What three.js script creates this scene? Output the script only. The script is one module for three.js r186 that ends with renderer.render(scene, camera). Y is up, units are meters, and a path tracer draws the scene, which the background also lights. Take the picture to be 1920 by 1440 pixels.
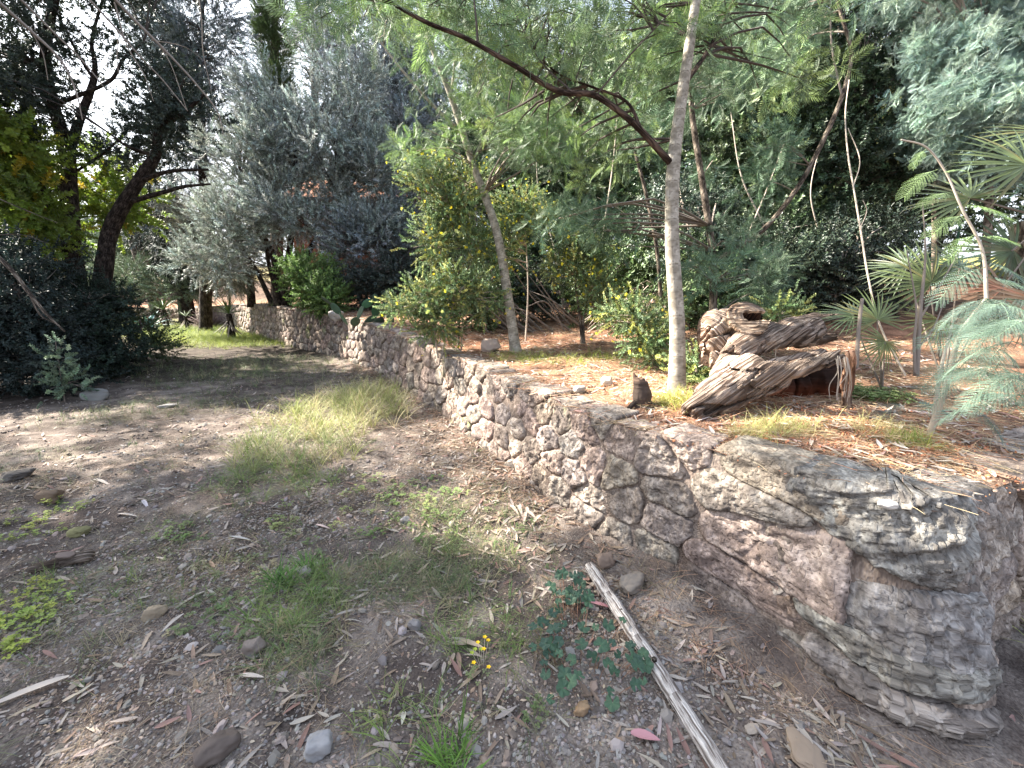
import * as THREE from 'three';
import { mergeGeometries, mergeVertices } from 'three/addons/utils/BufferGeometryUtils.js';

// ---------------------------------------------------------------- camera, sky, sun, exposure
const scene = new THREE.Scene();
const renderer = new THREE.WebGLRenderer({ antialias: true });
renderer.setSize(1024, 768);
renderer.toneMapping = THREE.LinearToneMapping;
renderer.toneMappingExposure = 6.8;
renderer.shadowMap.enabled = true;
const camera = new THREE.PerspectiveCamera(84, 4 / 3, 0.05, 600);
camera.position.set(0, 1.55, 0);
camera.rotation.set(-12.7 * Math.PI / 180, 0, 0);
scene.add(camera);

const SUN = new THREE.Vector3(-0.70, 0.66, -0.33).normalize();
{
  const W = 512, H = 256, d = new Float32Array(W * H * 4), v = new THREE.Vector3();
  for (let j = 0; j < H; j++) for (let i = 0; i < W; i++) {
    const el = ((j + 0.5) / H - 0.5) * Math.PI, az = ((i + 0.5) / W - 0.5) * 2 * Math.PI;
    v.set(Math.cos(el) * Math.cos(az), Math.sin(el), Math.cos(el) * Math.sin(az));
    const up = Math.max(0, v.y), k = Math.pow(1 - up, 2.2), c = Math.max(0, v.dot(SUN));
    const g = 0.9 * Math.pow(c, 6) + 0.35 * Math.pow(c, 2);
    const o = (j * W + i) * 4;
    d[o] = 0.115 + 0.18 * k + 0.45 * g; d[o + 1] = 0.155 + 0.15 * k + 0.44 * g; d[o + 2] = 0.23 + 0.095 * k + 0.42 * g; d[o + 3] = 1;
  }
  const t = new THREE.DataTexture(d, W, H, THREE.RGBAFormat, THREE.FloatType);
  t.mapping = THREE.EquirectangularReflectionMapping; t.magFilter = THREE.LinearFilter; t.needsUpdate = true;
  scene.background = t; scene.environment = t;
}
const sun = new THREE.DirectionalLight(new THREE.Color(1, 0.93, 0.82), 5);
sun.position.copy(SUN).multiplyScalar(60); sun.castShadow = true;
Object.assign(sun.shadow.camera, { left: -35, right: 35, top: 35, bottom: -35, near: 1, far: 140 });
sun.shadow.mapSize.set(4096, 4096); sun.shadow.radius = 1.6;
scene.add(sun, sun.target);

// ---------------------------------------------------------------- helpers
let seed0 = 1;
function rng(s) { let a = (s * 2654435761) >>> 0; return () => { a = (a + 0x6d2b79f5) | 0; let t = Math.imul(a ^ (a >>> 15), 1 | a); t = (t + Math.imul(t ^ (t >>> 7), 61 | t)) ^ t; return ((t ^ (t >>> 14)) >>> 0) / 4294967296; }; }
const R = rng(77);
const rr = (a, b, r = R) => a + (b - a) * r();
const lerp = (a, b, t) => a + (b - a) * t, clamp = (x, a = 0, b = 1) => Math.min(b, Math.max(a, x));
const sst = (a, b, x) => { const t = clamp((x - a) / (b - a)); return t * t * (3 - 2 * t); };
const V = (x, y, z) => Array.isArray(x) ? new THREE.Vector3(x[0], x[1], x[2]) : new THREE.Vector3(x, y, z);
const TAB = new Float32Array(4096); { const r = rng(5); for (let i = 0; i < 4096; i++) TAB[i] = r() * 2 - 1; }
const hsh = (x, y, z) => TAB[(Math.imul(x, 73856093) ^ Math.imul(y, 19349663) ^ Math.imul(z, 83492791)) >>> 7 & 4095];
function noise(x, y, z = 0, per = 0) {
  let X = Math.floor(x), Y = Math.floor(y), Z = Math.floor(z); const fx = x - X, fy = y - Y, fz = z - Z;
  const u = fx * fx * (3 - 2 * fx), v = fy * fy * (3 - 2 * fy), w = fz * fz * (3 - 2 * fz);
  let X1 = X + 1, Y1 = Y + 1; if (per) { X = ((X % per) + per) % per; Y = ((Y % per) + per) % per; X1 = (X + 1) % per; Y1 = (Y + 1) % per; }
  const a = lerp(lerp(hsh(X, Y, Z), hsh(X1, Y, Z), u), lerp(hsh(X, Y1, Z), hsh(X1, Y1, Z), u), v);
  if (fz === 0) return a;
  return lerp(a, lerp(lerp(hsh(X, Y, Z + 1), hsh(X1, Y, Z + 1), u), lerp(hsh(X, Y1, Z + 1), hsh(X1, Y1, Z + 1), u), v), w);
}
function fbm(x, y, z = 0, oct = 4, per = 0) { let s = 0, a = 0.5, f = 1; for (let i = 0; i < oct; i++) { s += a * noise(x * f, y * f, z * f + i * 7.3 * (z !== 0 ? 1 : 0), per ? per * f : 0); a *= 0.5; f *= 2; } return s; }
const counts = {};
function numbered(n) { const k = counts[n] = (counts[n] || 0) + 1; return k === 1 ? n : n + '_' + String(k - 1).padStart(3, '0'); }
function tag(o, label, category, group) { o.userData.label = label; o.userData.category = category; if (group) o.userData.group = group; return o; }
function thing(name, label, category, pos, group) { const o = new THREE.Group(); o.name = numbered(name); o.position.set(...pos); tag(o, label, category, group); scene.add(o); return o; }
function mesh(name, geo, mat, parent = scene) { const m = new THREE.Mesh(geo, mat); m.name = parent === scene ? numbered(name) : name; m.castShadow = m.receiveShadow = true; parent.add(m); return m; }
const stuff = (o) => { o.userData.kind = 'stuff'; return o; };
function geo(pos, idx, uv, col) {
  const g = new THREE.BufferGeometry();
  g.setAttribute('position', new THREE.BufferAttribute(new Float32Array(pos), 3));
  if (uv) g.setAttribute('uv', new THREE.BufferAttribute(new Float32Array(uv), 2));
  if (col) g.setAttribute('color', new THREE.BufferAttribute(new Float32Array(col), 3));
  if (idx) g.setIndex(idx);
  g.computeVertexNormals(); return g;
}
// instanced stuff: list of {p, q, s, c}
const _m = new THREE.Matrix4(), _c = new THREE.Color();
function scatter(name, g, mat, list, parent = scene, off = null) {
  const im = new THREE.InstancedMesh(g, mat, list.length); im.name = parent === scene ? numbered(name) : name;
  for (let i = 0; i < list.length; i++) {
    const e = list[i]; _m.compose(off ? e.p.clone().sub(off) : e.p, e.q, e.s.isVector3 ? e.s : new THREE.Vector3(e.s, e.s, e.s)); im.setMatrixAt(i, _m);
    im.setColorAt(i, _c.setRGB(e.c[0], e.c[1], e.c[2]));
  }
  im.castShadow = im.receiveShadow = true; parent.add(im); return stuff(im);
}
const UPV = new THREE.Vector3(0, 1, 0);
function orient(dir, roll = 0) { const q = new THREE.Quaternion().setFromUnitVectors(UPV, dir.clone().normalize()); return q.multiply(new THREE.Quaternion().setFromAxisAngle(UPV, roll)); }
function randDir(r = R) { const z = r() * 2 - 1, a = r() * 6.2832, k = Math.sqrt(1 - z * z); return V(k * Math.cos(a), z, k * Math.sin(a)); }
const tint = (c, k, r = R) => { const f = 1 + (r() * 2 - 1) * k; return [c[0] * f * (1 + (r() - 0.5) * k * 0.6), c[1] * f, c[2] * f * (1 + (r() - 0.5) * k * 0.6)]; };

// a rough tube through [x, y, z, r] points
function tube(pts, { rad = 10, step = 0.06, rough = 0.06, freq = 9, sd = 0, flat = 1, cap = true, flare = 0, along = false } = {}) {
  const c = new THREE.CatmullRomCurve3(pts.map((p) => V(p)), false, 'centripetal'), L = c.getLength(), n = Math.max(2, Math.min(160, Math.round(L / step)));
  const pos = [], uv = [], idx = [], N = V(0.31, 0.2, 0.93), B = V(0, 0, 0), T = V(0, 0, 0), P = V(0, 0, 0);
  for (let i = 0; i <= n; i++) {
    const t = i / n; c.getPoint(t, P); c.getTangent(t, T);
    N.addScaledVector(T, -N.dot(T)).normalize(); B.crossVectors(T, N);
    const f = t * (pts.length - 1), k = Math.min(pts.length - 2, Math.floor(f)); let r = lerp(pts[k][3], pts[k + 1][3], f - k);
    if (flare) r *= 1 + flare * Math.exp(-t * L / 0.12);
    for (let j = 0; j <= rad; j++) {
      const a = j / rad * Math.PI * 2, ca = Math.cos(a), sa = Math.sin(a);
      const q = r * (1 + rough * 2 * (fbm(ca * 1.3 + sd, sa * 1.3, t * L * freq * 0.35 + 0.01, 3)));
      pos.push(P.x + (N.x * ca + B.x * sa * flat) * q, P.y + (N.y * ca + B.y * sa * flat) * q, P.z + (N.z * ca + B.z * sa * flat) * q);
      const U = j / rad * Math.max(1, Math.round(6.28 * pts[0][3] / 0.3)), W = t * L / 0.3; along ? uv.push(W, U) : uv.push(U, W);
      if (i < n && j < rad) { const o = i * (rad + 1) + j; idx.push(o, o + 1, o + rad + 1, o + 1, o + rad + 2, o + rad + 1); }
    }
  }
  if (cap) for (const e of [0, n]) { const o = pos.length / 3; c.getPoint(e / n, P); pos.push(P.x, P.y, P.z); uv.push(0.5, 0.5); for (let j = 0; j < rad; j++) { const k = e * (rad + 1) + j; e ? idx.push(k, k + 1, o) : idx.push(k + 1, k, o); } }
  return geo(pos, idx, uv);
}
// ---------------------------------------------------------------- materials
function texture(S, fn, srgb = true) {
  const d = new Uint8Array(S * S * 4);
  for (let j = 0; j < S; j++) for (let i = 0; i < S; i++) { const c = fn(i / S, j / S), o = (j * S + i) * 4; for (let k = 0; k < 3; k++) d[o + k] = clamp(Array.isArray(c) ? c[k] : c) * 255; d[o + 3] = 255; }
  const t = new THREE.DataTexture(d, S, S); t.wrapS = t.wrapT = THREE.RepeatWrapping; t.magFilter = THREE.LinearFilter; t.minFilter = THREE.LinearMipmapLinearFilter; t.generateMipmaps = true;
  if (srgb) t.colorSpace = THREE.SRGBColorSpace; t.needsUpdate = true; return t;
}
const mixc = (a, b, t) => [lerp(a[0], b[0], t), lerp(a[1], b[1], t), lerp(a[2], b[2], t)];
const pit = (u, v) => { const a = fbm(u * 12, v * 12, 0, 5, 12), b = noise(u * 46, v * 46, 0, 46), c = noise(u * 90, v * 90, 0, 90); return { a, p: sst(0.28, 0.62, b + 0.35 * a) * 0.8 + sst(0.4, 0.75, c) * 0.4, c }; };
const T = {
  stone: texture(768, (u, v) => { const { a, p } = pit(u, v), l = sst(0.18, 0.42, fbm(u * 7 + 3, v * 7, 0, 4, 7)), f = fbm(u * 60, v * 60, 0, 2, 60); let c = mixc([0.58, 0.55, 0.53], [0.84, 0.81, 0.78], clamp(0.5 + a * 1.5)); c = mixc(c, [0.88, 0.87, 0.85], l * 0.35); c = mixc(c, [0.46, 0.42, 0.39], p * 0.4); return c.map((q) => q * (1 + 0.28 * f)); }),
  stoneB: texture(768, (u, v) => { const { a, p, c } = pit(u, v), f = fbm(u * 90, v * 90, 0, 2, 90); return 0.55 + 0.35 * a - 0.42 * p + 0.12 * f; }, false),
  gneiss: texture(768, (u, v) => { const w = fbm(u * 5, v * 5, 0, 3, 5), b = 0.45 * fbm(u * 9, v * 18, 0, 5, 18) + 0.5 * fbm(u * 26, v * 26, 0, 3, 26), f = fbm(u * 70, v * 70, 0, 2, 70), l = sst(0.16, 0.4, fbm(u * 8 + 1, v * 8, 0, 4, 8)); let c = mixc([0.48, 0.48, 0.49], [0.78, 0.77, 0.76], clamp(0.5 + b * 1.5)); c = mixc(c, [0.88, 0.88, 0.86], l * 0.5); return c.map((q) => q * (1 + 0.4 * f)); }),
  soil: texture(1024, (u, v) => { const a = fbm(u * 8, v * 8, 0, 6, 8), b = noise(u * 120, v * 120, 0, 120), c = noise(u * 256, v * 256, 0, 256); return mixc([0.56, 0.52, 0.50], [0.86, 0.83, 0.80], clamp(0.5 + a * 1.1 + b * 0.25 + c * 0.25)); }),
  soilB: texture(1024, (u, v) => { const a = fbm(u * 16, v * 16, 0, 6, 16), b = noise(u * 110, v * 110, 0, 110), c = noise(u * 220, v * 220, 0, 220); return 0.5 + a * 0.4 + Math.abs(b) * 0.25 + c * 0.1; }, false),
  bark: texture(512, (u, v) => { const w = fbm(u * 6, v * 3, 0, 3, 6) * 0.2, a = fbm((u + w) * 14, v * 4, 0, 5, 14); return mixc([0.42, 0.38, 0.35], [0.95, 0.90, 0.85], clamp(0.5 + a * 1.6)); }),
  barkB: texture(512, (u, v) => { const w = fbm(u * 6, v * 3, 0, 3, 6) * 0.2, a = fbm((u + w) * 14, v * 4, 0, 5, 14); return clamp(0.55 + a * 1.4); }, false),
  smooth: texture(512, (u, v) => { const a = fbm(u * 6, v * 6, 0, 5, 6), ring = sst(0.55, 0.8, noise(u * 2, v * 26, 0, 52)), sp = sst(0.55, 0.72, noise(u * 18, v * 18, 0, 18)); let c = mixc([0.70, 0.68, 0.64], [0.95, 0.94, 0.91], clamp(0.55 + a * 1.2)); c = mixc(c, [0.45, 0.42, 0.38], ring * 0.22 + sp * 0.35); return c; }),
  wood: texture(768, (u, v) => { const w = fbm(u * 3, v * 6, 0, 3, 6) * 0.04, a = fbm(u * 4, (v + w) * 40, 0, 5, 40), b = fbm(u * 3, v * 3, 0, 4, 3), cr = sst(0.25, 0.5, noise(u * 3, (v + w) * 28, 0, 84)); let c = mixc([0.58, 0.54, 0.51], [0.93, 0.90, 0.87], clamp(0.55 + a * 1.3 + b * 0.8)); return mixc(c, [0.30, 0.25, 0.22], cr * 0.6); }),
  woodB: texture(768, (u, v) => { const w = fbm(u * 3, v * 6, 0, 3, 6) * 0.04, a = fbm(u * 4, (v + w) * 40, 0, 5, 40), cr = sst(0.25, 0.5, noise(u * 3, (v + w) * 28, 0, 84)); return clamp(0.6 + a * 0.9 - cr * 0.6); }, false),
};
const std = (o) => new THREE.MeshPhysicalMaterial({ roughness: 0.95, specularIntensity: 0.35, ...o });
const col = (r, g, b) => new THREE.Color().setRGB(r, g, b);
const M = {
  stone: std({ map: T.stone, bumpMap: T.stoneB, bumpScale: 0.012, vertexColors: true }),
  gneiss: std({ map: T.gneiss, bumpMap: T.stoneB, bumpScale: 0.013, vertexColors: true, roughness: 0.85 }),
  core: std({ map: T.soil, bumpMap: T.soilB, bumpScale: 0.02, color: col(0.42, 0.365, 0.325) }),
  soil: std({ map: T.soil, bumpMap: T.soilB, bumpScale: 0.018, vertexColors: true, roughness: 1 }),
  barkDark: std({ map: T.bark, bumpMap: T.barkB, bumpScale: 0.014, color: col(0.08, 0.068, 0.064) }),
  barkMid: std({ map: T.bark, bumpMap: T.barkB, bumpScale: 0.008, color: col(0.21, 0.19, 0.17) }),
  barkPale: std({ map: T.smooth, bumpMap: T.smooth, bumpScale: 0.003, color: col(0.44, 0.405, 0.365), roughness: 0.8 }),
  twig: std({ color: col(0.20, 0.165, 0.14) }), twigDark: std({ color: col(0.075, 0.06, 0.055) }), bough: std({ map: T.bark, bumpMap: T.barkB, bumpScale: 0.004, color: col(0.11, 0.085, 0.075) }), twigPale: std({ color: col(0.42, 0.35, 0.29) }),
  wood: std({ map: T.wood, bumpMap: T.woodB, bumpScale: 0.02, vertexColors: true }),
  pole: std({ map: T.wood, bumpMap: T.woodB, bumpScale: 0.006, color: col(0.78, 0.76, 0.75) }),
  pebble: std({ color: col(1, 1, 1), roughness: 0.9 }),
  rock: std({ vertexColors: true, roughness: 0.92 }),
  plaster: std({ map: T.soil, color: col(0.55, 0.27, 0.19) }), roof: std({ color: col(0.42, 0.20, 0.13) }), dark: std({ color: col(0.03, 0.03, 0.03), roughness: 0.4 }), frame: std({ color: col(0.5, 0.45, 0.4) }),
  fence: std({ color: col(0.06, 0.16, 0.10), roughness: 0.6 }), wire: std({ color: col(0.30, 0.33, 0.30), roughness: 0.5, metalness: 0.4 }),
  wet: std({ color: col(0.02, 0.018, 0.016) }),
};
const leafMat = (tr = 0.35, rough = 0.6) => new THREE.MeshPhysicalMaterial({ color: 0xffffff, vertexColors: true, roughness: rough, transmission: tr, thickness: 0, specularIntensity: 0.55, side: THREE.DoubleSide });
M.leaf = leafMat(0.3, 0.62); M.leafThin = leafMat(0.42, 0.75); M.leafGloss = leafMat(0.15, 0.42); M.grass = leafMat(0.35, 0.75); M.dry = leafMat(0.15, 0.85);

// ---------------------------------------------------------------- the line of the wall and the lie of the land
const curveOf = (pts) => { const c = new THREE.CatmullRomCurve3(pts.map((p) => V(p[0], 0, p[1])), false, 'centripetal'); const n = Math.round(c.getLength() / 0.05), a = c.getSpacedPoints(n); return { a, L: c.getLength(), n }; };
const MAIN = curveOf([[1.52, -1.3], [1.22, -1.64], [0.92, -2.0], [0.47, -2.57], [-0.1, -3.65], [-0.74, -4.85], [-1.42, -6.0], [-2.55, -7.75], [-3.8, -9.3], [-5.5, -11.05], [-8.5, -14.1], [-13.4, -19.2], [-17, -21.5], [-24, -23], [-40, -25]]);
const BACK = curveOf([[1.52, -1.3], [2.1, -1.55], [3.2, -2.1], [8, -4], [30, -9]]);
function frameAt(W, s, side) { const f = clamp(s / W.L) * W.n, i = Math.min(W.n - 1, Math.floor(f)), a = W.a[i], b = W.a[i + 1], k = f - i; const i0 = Math.max(0, i - 3), i1 = Math.min(W.n, i + 4); const tx = W.a[i1].x - W.a[i0].x, tz = W.a[i1].z - W.a[i0].z, l = Math.hypot(tx, tz); return { x: lerp(a.x, b.x, k), z: lerp(a.z, b.z, k), nx: side * tz / l, nz: -side * tx / l }; }
const wallH = (s) => { const K = [[0, 0.78], [2, 0.76], [4.2, 0.77], [6.3, 0.83], [9, 0.93], [11.4, 0.97], [16, 1.04], [19, 0.95], [24.5, 0.72], [28, 0.55], [60, 0.45]]; for (let i = 1; i < K.length; i++) if (s <= K[i][0]) return lerp(K[i - 1][1], K[i][1], (s - K[i - 1][0]) / (K[i][0] - K[i - 1][0])); return 0.45; };
const WHOLE = (() => { const b = BACK.a.slice().reverse(), raw = [...b, ...MAIN.a.slice(1)], k = b.length - 1, a = raw.map((p, i) => { const m = 4; if (Math.abs(i - k) > 12) return p; const q = new THREE.Vector3(); for (let j = -m; j <= m; j++) q.add(raw[i + j]); return q.divideScalar(2 * m + 1); }); return { a, L: (a.length - 1) * 0.05, n: a.length - 1, zero: k * 0.05 }; })();
const SEG = []; { for (const [W, sg] of [[MAIN, 1], [BACK, -1]]) { const k = 3; for (let i = 0; i < W.n; i += k) { const a = W.a[i], b = W.a[Math.min(W.n, i + k)]; SEG.push([a.x, a.z, b.x, b.z, i * 0.05 * sg]); } } }
const POLY = [...BACK.a.filter((_, i) => i % 6 === 0).map((p) => [p.x, p.z]).reverse(), ...MAIN.a.filter((_, i) => i % 3 === 0).map((p) => [p.x, p.z]), [-400, -60], [-400, -400], [400, -400], [400, -100]];
function inTerrace(x, z) { let c = false; for (let i = 0, j = POLY.length - 1; i < POLY.length; j = i++) { const a = POLY[i], b = POLY[j]; if ((a[1] > z) !== (b[1] > z) && x < (b[0] - a[0]) * (z - a[1]) / (b[1] - a[1]) + a[0]) c = !c; } return c; }
function wallInfo(x, z) {  // d > 0 behind the wall, s along it from the near corner
  let best = 1e9, s = 0, qx = 0, qz = 0;
  for (const g of SEG) { const dx = g[2] - g[0], dz = g[3] - g[1], t = clamp(((x - g[0]) * dx + (z - g[1]) * dz) / (dx * dx + dz * dz)), ax = g[0] + dx * t, az = g[1] + dz * t, q = (x - ax) ** 2 + (z - az) ** 2; if (q < best) { best = q; s = g[4] + (g[4] < 0 || Object.is(g[4], -0) ? -1 : 1) * t * 0.15; qx = ax; qz = az; } }
  return { d: Math.sqrt(best) * (inTerrace(x, z) ? 1 : -1), s: Math.abs(s), qx, qz };
}
const pathH = (x, z) => 0.04 * fbm(x * 0.9, z * 0.9, 0, 3) + 0.032 * fbm(x * 4, z * 4, 0, 3) + 0.014 * fbm(x * 15, z * 15, 0, 3) + 0.05 * sst(-6, -10, x) * fbm(x * 0.3 + 9, z * 0.3, 0, 2) + 0.35 * sst(-7, -16, x - (z < -12 ? (z + 12) * 0.9 : 0));
function terraceH(x, z, w = wallInfo(x, z)) {
  const d = Math.max(0, w.d), h = wallH(w.s);
  const rise = 0.05 * Math.min(d, 2.5) + 0.15 * clamp(d - 2.5, 0, 14) + 0.06 * clamp(d - 16.5, 0, 60);
  return h - 0.03 + rise + (0.05 * fbm(x * 0.7, z * 0.7, 0, 3) + 0.03 * fbm(x * 4, z * 4, 0, 3)) * sst(0.1, 0.7, d) + 0.012 * fbm(x * 14, z * 14, 0, 2);
}
const landH = (x, z) => { const w = wallInfo(x, z); return w.d > 0 ? terraceH(x, z, w) : pathH(x, z); };
function sheet(N, cx, cz, L, k, fn, keep) {
  const pos = [], uv = [], colr = [], idx = [], ok = [], sh = Math.sinh(k);
  for (let j = 0; j <= N; j++) for (let i = 0; i <= N; i++) {
    const x = cx + L * Math.sinh(k * (2 * i / N - 1)) / sh, z = cz + L * Math.sinh(k * (2 * j / N - 1)) / sh, r = fn(x, z);
    pos.push(r[0], r[1], r[2]); uv.push(r[0] / 1.3, r[2] / 1.3); colr.push(...r[3]); ok.push(r[4]);
  }
  for (let j = 0; j < N; j++) for (let i = 0; i < N; i++) { const a = j * (N + 1) + i, b = a + 1, c = a + N + 1, d = c + 1; if (keep(ok[a], ok[b], ok[c])) idx.push(a, c, b); if (keep(ok[b], ok[c], ok[d])) idx.push(b, c, d); }
  return geo(pos, idx, uv, colr);
}
{
  const g = sheet(500, 0.1, -1.6, 160, 6, (x, z) => {
    const w = wallInfo(x, z), n = fbm(x * 0.8, z * 0.8, 0, 4), far = sst(-9, -15, z);
    let c = mixc([0.185, 0.163, 0.150], [0.37, 0.333, 0.308], clamp(0.45 + n * 1.1 + 0.7 * fbm(x * 7, z * 7, 0, 3)));
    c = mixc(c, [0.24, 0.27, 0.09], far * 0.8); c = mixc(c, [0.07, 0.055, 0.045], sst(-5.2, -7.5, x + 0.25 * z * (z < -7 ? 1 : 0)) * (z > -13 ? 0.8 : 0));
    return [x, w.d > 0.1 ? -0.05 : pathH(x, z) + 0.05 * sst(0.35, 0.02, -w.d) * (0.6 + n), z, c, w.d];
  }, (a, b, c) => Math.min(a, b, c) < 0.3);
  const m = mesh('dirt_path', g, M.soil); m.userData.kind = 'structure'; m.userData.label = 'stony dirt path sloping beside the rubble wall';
}
{
  const E = 0.1;
  const g = sheet(440, 1.0, -2.6, 220, 6.2, (x, z) => {
    const w = wallInfo(x, z); let X = x, Z = z;
    if (w.d < E) { const i = w.d < 0 ? -1 : 1, dx = (x - w.qx) * i, dz = (z - w.qz) * i, l = Math.hypot(dx, dz) || 1; X = w.qx + dx / l * E; Z = w.qz + dz / l * E; }
    const d = Math.max(w.d, E), n = fbm(x * 1.1, z * 1.1, 0, 4), m = fbm(x * 0.5 + 8, z * 0.5, 0, 3);
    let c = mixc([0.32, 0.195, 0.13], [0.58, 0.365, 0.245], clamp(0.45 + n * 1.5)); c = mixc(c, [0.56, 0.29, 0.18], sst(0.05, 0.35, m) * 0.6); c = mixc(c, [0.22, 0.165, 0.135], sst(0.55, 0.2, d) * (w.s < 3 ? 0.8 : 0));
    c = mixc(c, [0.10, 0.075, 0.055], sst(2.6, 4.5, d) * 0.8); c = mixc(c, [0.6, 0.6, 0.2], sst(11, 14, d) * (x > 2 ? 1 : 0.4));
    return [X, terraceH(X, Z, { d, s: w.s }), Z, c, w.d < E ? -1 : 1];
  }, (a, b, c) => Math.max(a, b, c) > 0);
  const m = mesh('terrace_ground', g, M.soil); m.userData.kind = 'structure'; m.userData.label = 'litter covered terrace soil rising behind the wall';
}

// ---------------------------------------------------------------- the dry stone wall: each stone a part
const wall = thing('stone_wall', 'low rubble stone retaining wall curving along the dirt path', 'stone wall', [0, 0, 0]); wall.userData.kind = 'thing';
function cellsOf(s0, s1, H, r, wide = 0.27, high = 0.165) {
  const seeds = []; let row = 0;
  for (let h = -0.1; h < 1.3; h += high * rr(0.85, 1.15, r), row++) for (let s = s0 + r() * wide; s < s1; s += wide * rr(0.55, 1.45, r)) seeds.push([s, h + rr(-0.4, 0.4, r) * high]);
  const out = [], A = 1.35;
  for (const p of seeds) {
    const top = H(p[0]) + 0.0; if (p[1] > top - 0.035) continue;
    let P = [[p[0] - 0.5, -0.12], [p[0] + 0.5, -0.12], [p[0] + 0.5, top + rr(-0.02, 0.025, r)], [p[0] - 0.5, top + rr(-0.02, 0.025, r)]].map((q) => [q[0], q[1] * A]);
    for (const q of seeds) {
      if (q === p || Math.abs(q[0] - p[0]) > 1 || Math.abs(q[1] - p[1]) > 0.7 || q[1] > H(q[0]) - 0.035) continue;
      const mx = (p[0] + q[0]) / 2, my = (p[1] + q[1]) / 2 * A, nx = q[0] - p[0], ny = (q[1] - p[1]) * A, o = [];
      for (let i = 0; i < P.length; i++) { const a = P[i], b = P[(i + 1) % P.length], da = (a[0] - mx) * nx + (a[1] - my) * ny, db = (b[0] - mx) * nx + (b[1] - my) * ny; if (da <= 0) o.push(a); if (da * db < 0) { const t = da / (da - db); o.push([lerp(a[0], b[0], t), lerp(a[1], b[1], t)]); } }
      P = o; if (P.length < 3) break;
    }
    if (P.length >= 3) out.push(P.map((q) => [q[0], q[1] / A]));
  }
  return out;
}
const TONES = [[0.572, 0.501, 0.451], [0.529, 0.480, 0.443], [0.601, 0.515, 0.465], [0.501, 0.465, 0.443], [0.572, 0.507, 0.443], [0.615, 0.515, 0.472], [0.472, 0.437, 0.407], [0.586, 0.537, 0.493]];
function wallStone(P, r, over = {}) {
  let cx = 0, cy = 0; for (const q of P) { cx += q[0]; cy += q[1]; } cx /= P.length; cy /= P.length;
  const near = over.big ? 3 : Math.abs(cx) < 2.6 ? 2 : cx < 8 ? 1 : 0, B = [18, 32, 72, 150][near], Rn = [3, 7, 18, 44][near], gap = 0.004 + 0.004 * r();
  let rad = [];
  for (let i = 0; i < B; i++) { const a = i / B * 6.28318, dx = Math.cos(a), dy = Math.sin(a); let m = 1; for (let k = 0; k < P.length; k++) { const p = P[k], q = P[(k + 1) % P.length], ex = q[0] - p[0], ey = q[1] - p[1], den = dx * ey - dy * ex; if (Math.abs(den) < 1e-9) continue; const t = ((p[0] - cx) * ey - (p[1] - cy) * ex) / den; if (t > 0) m = Math.min(m, t); } rad.push(m); }
  for (let k = 0; k < Math.round(B / 36); k++) rad = rad.map((v, i) => (rad[(i + B - 1) % B] + v * 2 + rad[(i + 1) % B]) / 4);
  const sd = r() * 100, bulge = rr(0.010, 0.024, r), proud = (over.proud || 0) + rr(-0.012, 0.012, r), tx = rr(-0.08, 0.08, r), ty = rr(-0.1, 0.1, r), tone = tint(over.tone || TONES[Math.floor(r() * TONES.length)], 0.12, r), moss = r() < 0.05;
  const pos = [], uv = [], colr = [], idx = [], rot = rr(-0.4, 0.4, r), uo = r(), vo = r(), sides = 3;
  const put = (s, h, dep, k) => { const f = frameAt(WHOLE, s + WHOLE.zero, 1), D = dep - h * 0.13 + 0.02 + 0.21 * sst(0.65, 0, Math.abs(s)) * (0.8 - h); pos.push(f.x + f.nx * D, h, f.z + f.nz * D); const a = s - cx, b = h - cy; uv.push((a * Math.cos(rot) - b * Math.sin(rot)) / 0.6 + uo, (a * Math.sin(rot) + b * Math.cos(rot) + (k > 0 ? k : 0)) / 0.6 + vo);
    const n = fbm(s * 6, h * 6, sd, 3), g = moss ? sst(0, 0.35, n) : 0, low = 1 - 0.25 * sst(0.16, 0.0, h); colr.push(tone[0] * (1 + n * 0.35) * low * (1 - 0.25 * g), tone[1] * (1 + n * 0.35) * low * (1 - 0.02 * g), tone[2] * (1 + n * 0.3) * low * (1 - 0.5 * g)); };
  for (let j = 0; j <= Rn + sides; j++) for (let i = 0; i < B; i++) {
    const a = i / B * 6.28318, edge = Math.max(0.02, rad[i] * (1 + 0.11 * fbm(Math.cos(a) * 4 + sd, Math.sin(a) * 4, 0, 3)) - gap), q = Math.min(1, j / Rn), s = cx + Math.cos(a) * edge * q, h = cy + Math.sin(a) * edge * q;
    const n = fbm(s * 9 + sd, h * 9, 1.3, 3) * 0.02 + (near ? fbm(s * 28, h * 28, sd, 4) * 0.02 : 0) + (over.strata ? over.strata * fbm(s * 3, (h + s * 0.3) * 30, sd, 4) : 0) - (near ? 0.010 * sst(0.25, 0.6, noise(s * 36, h * 36, sd)) : 0);
    let dep = -0.025 + proud + bulge * (1 - Math.pow(q, 9)) + (s - cx) * tx + (h - cy) * ty + n;
    if (j > Rn) { const e = (j - Rn) / sides; dep = lerp(dep, -0.26, e) + n * 0.5; }
    put(s, h, dep, j > Rn ? (j - Rn) / sides * 0.24 : 0);
  }
  for (let j = 0; j < Rn + sides; j++) for (let i = 0; i < B; i++) { const a = j * B + i, b = j * B + (i + 1) % B, c = a + B, d = b + B; idx.push(a, c, b, b, c, d); }
  return geo(pos, idx, uv, colr);
}
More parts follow.
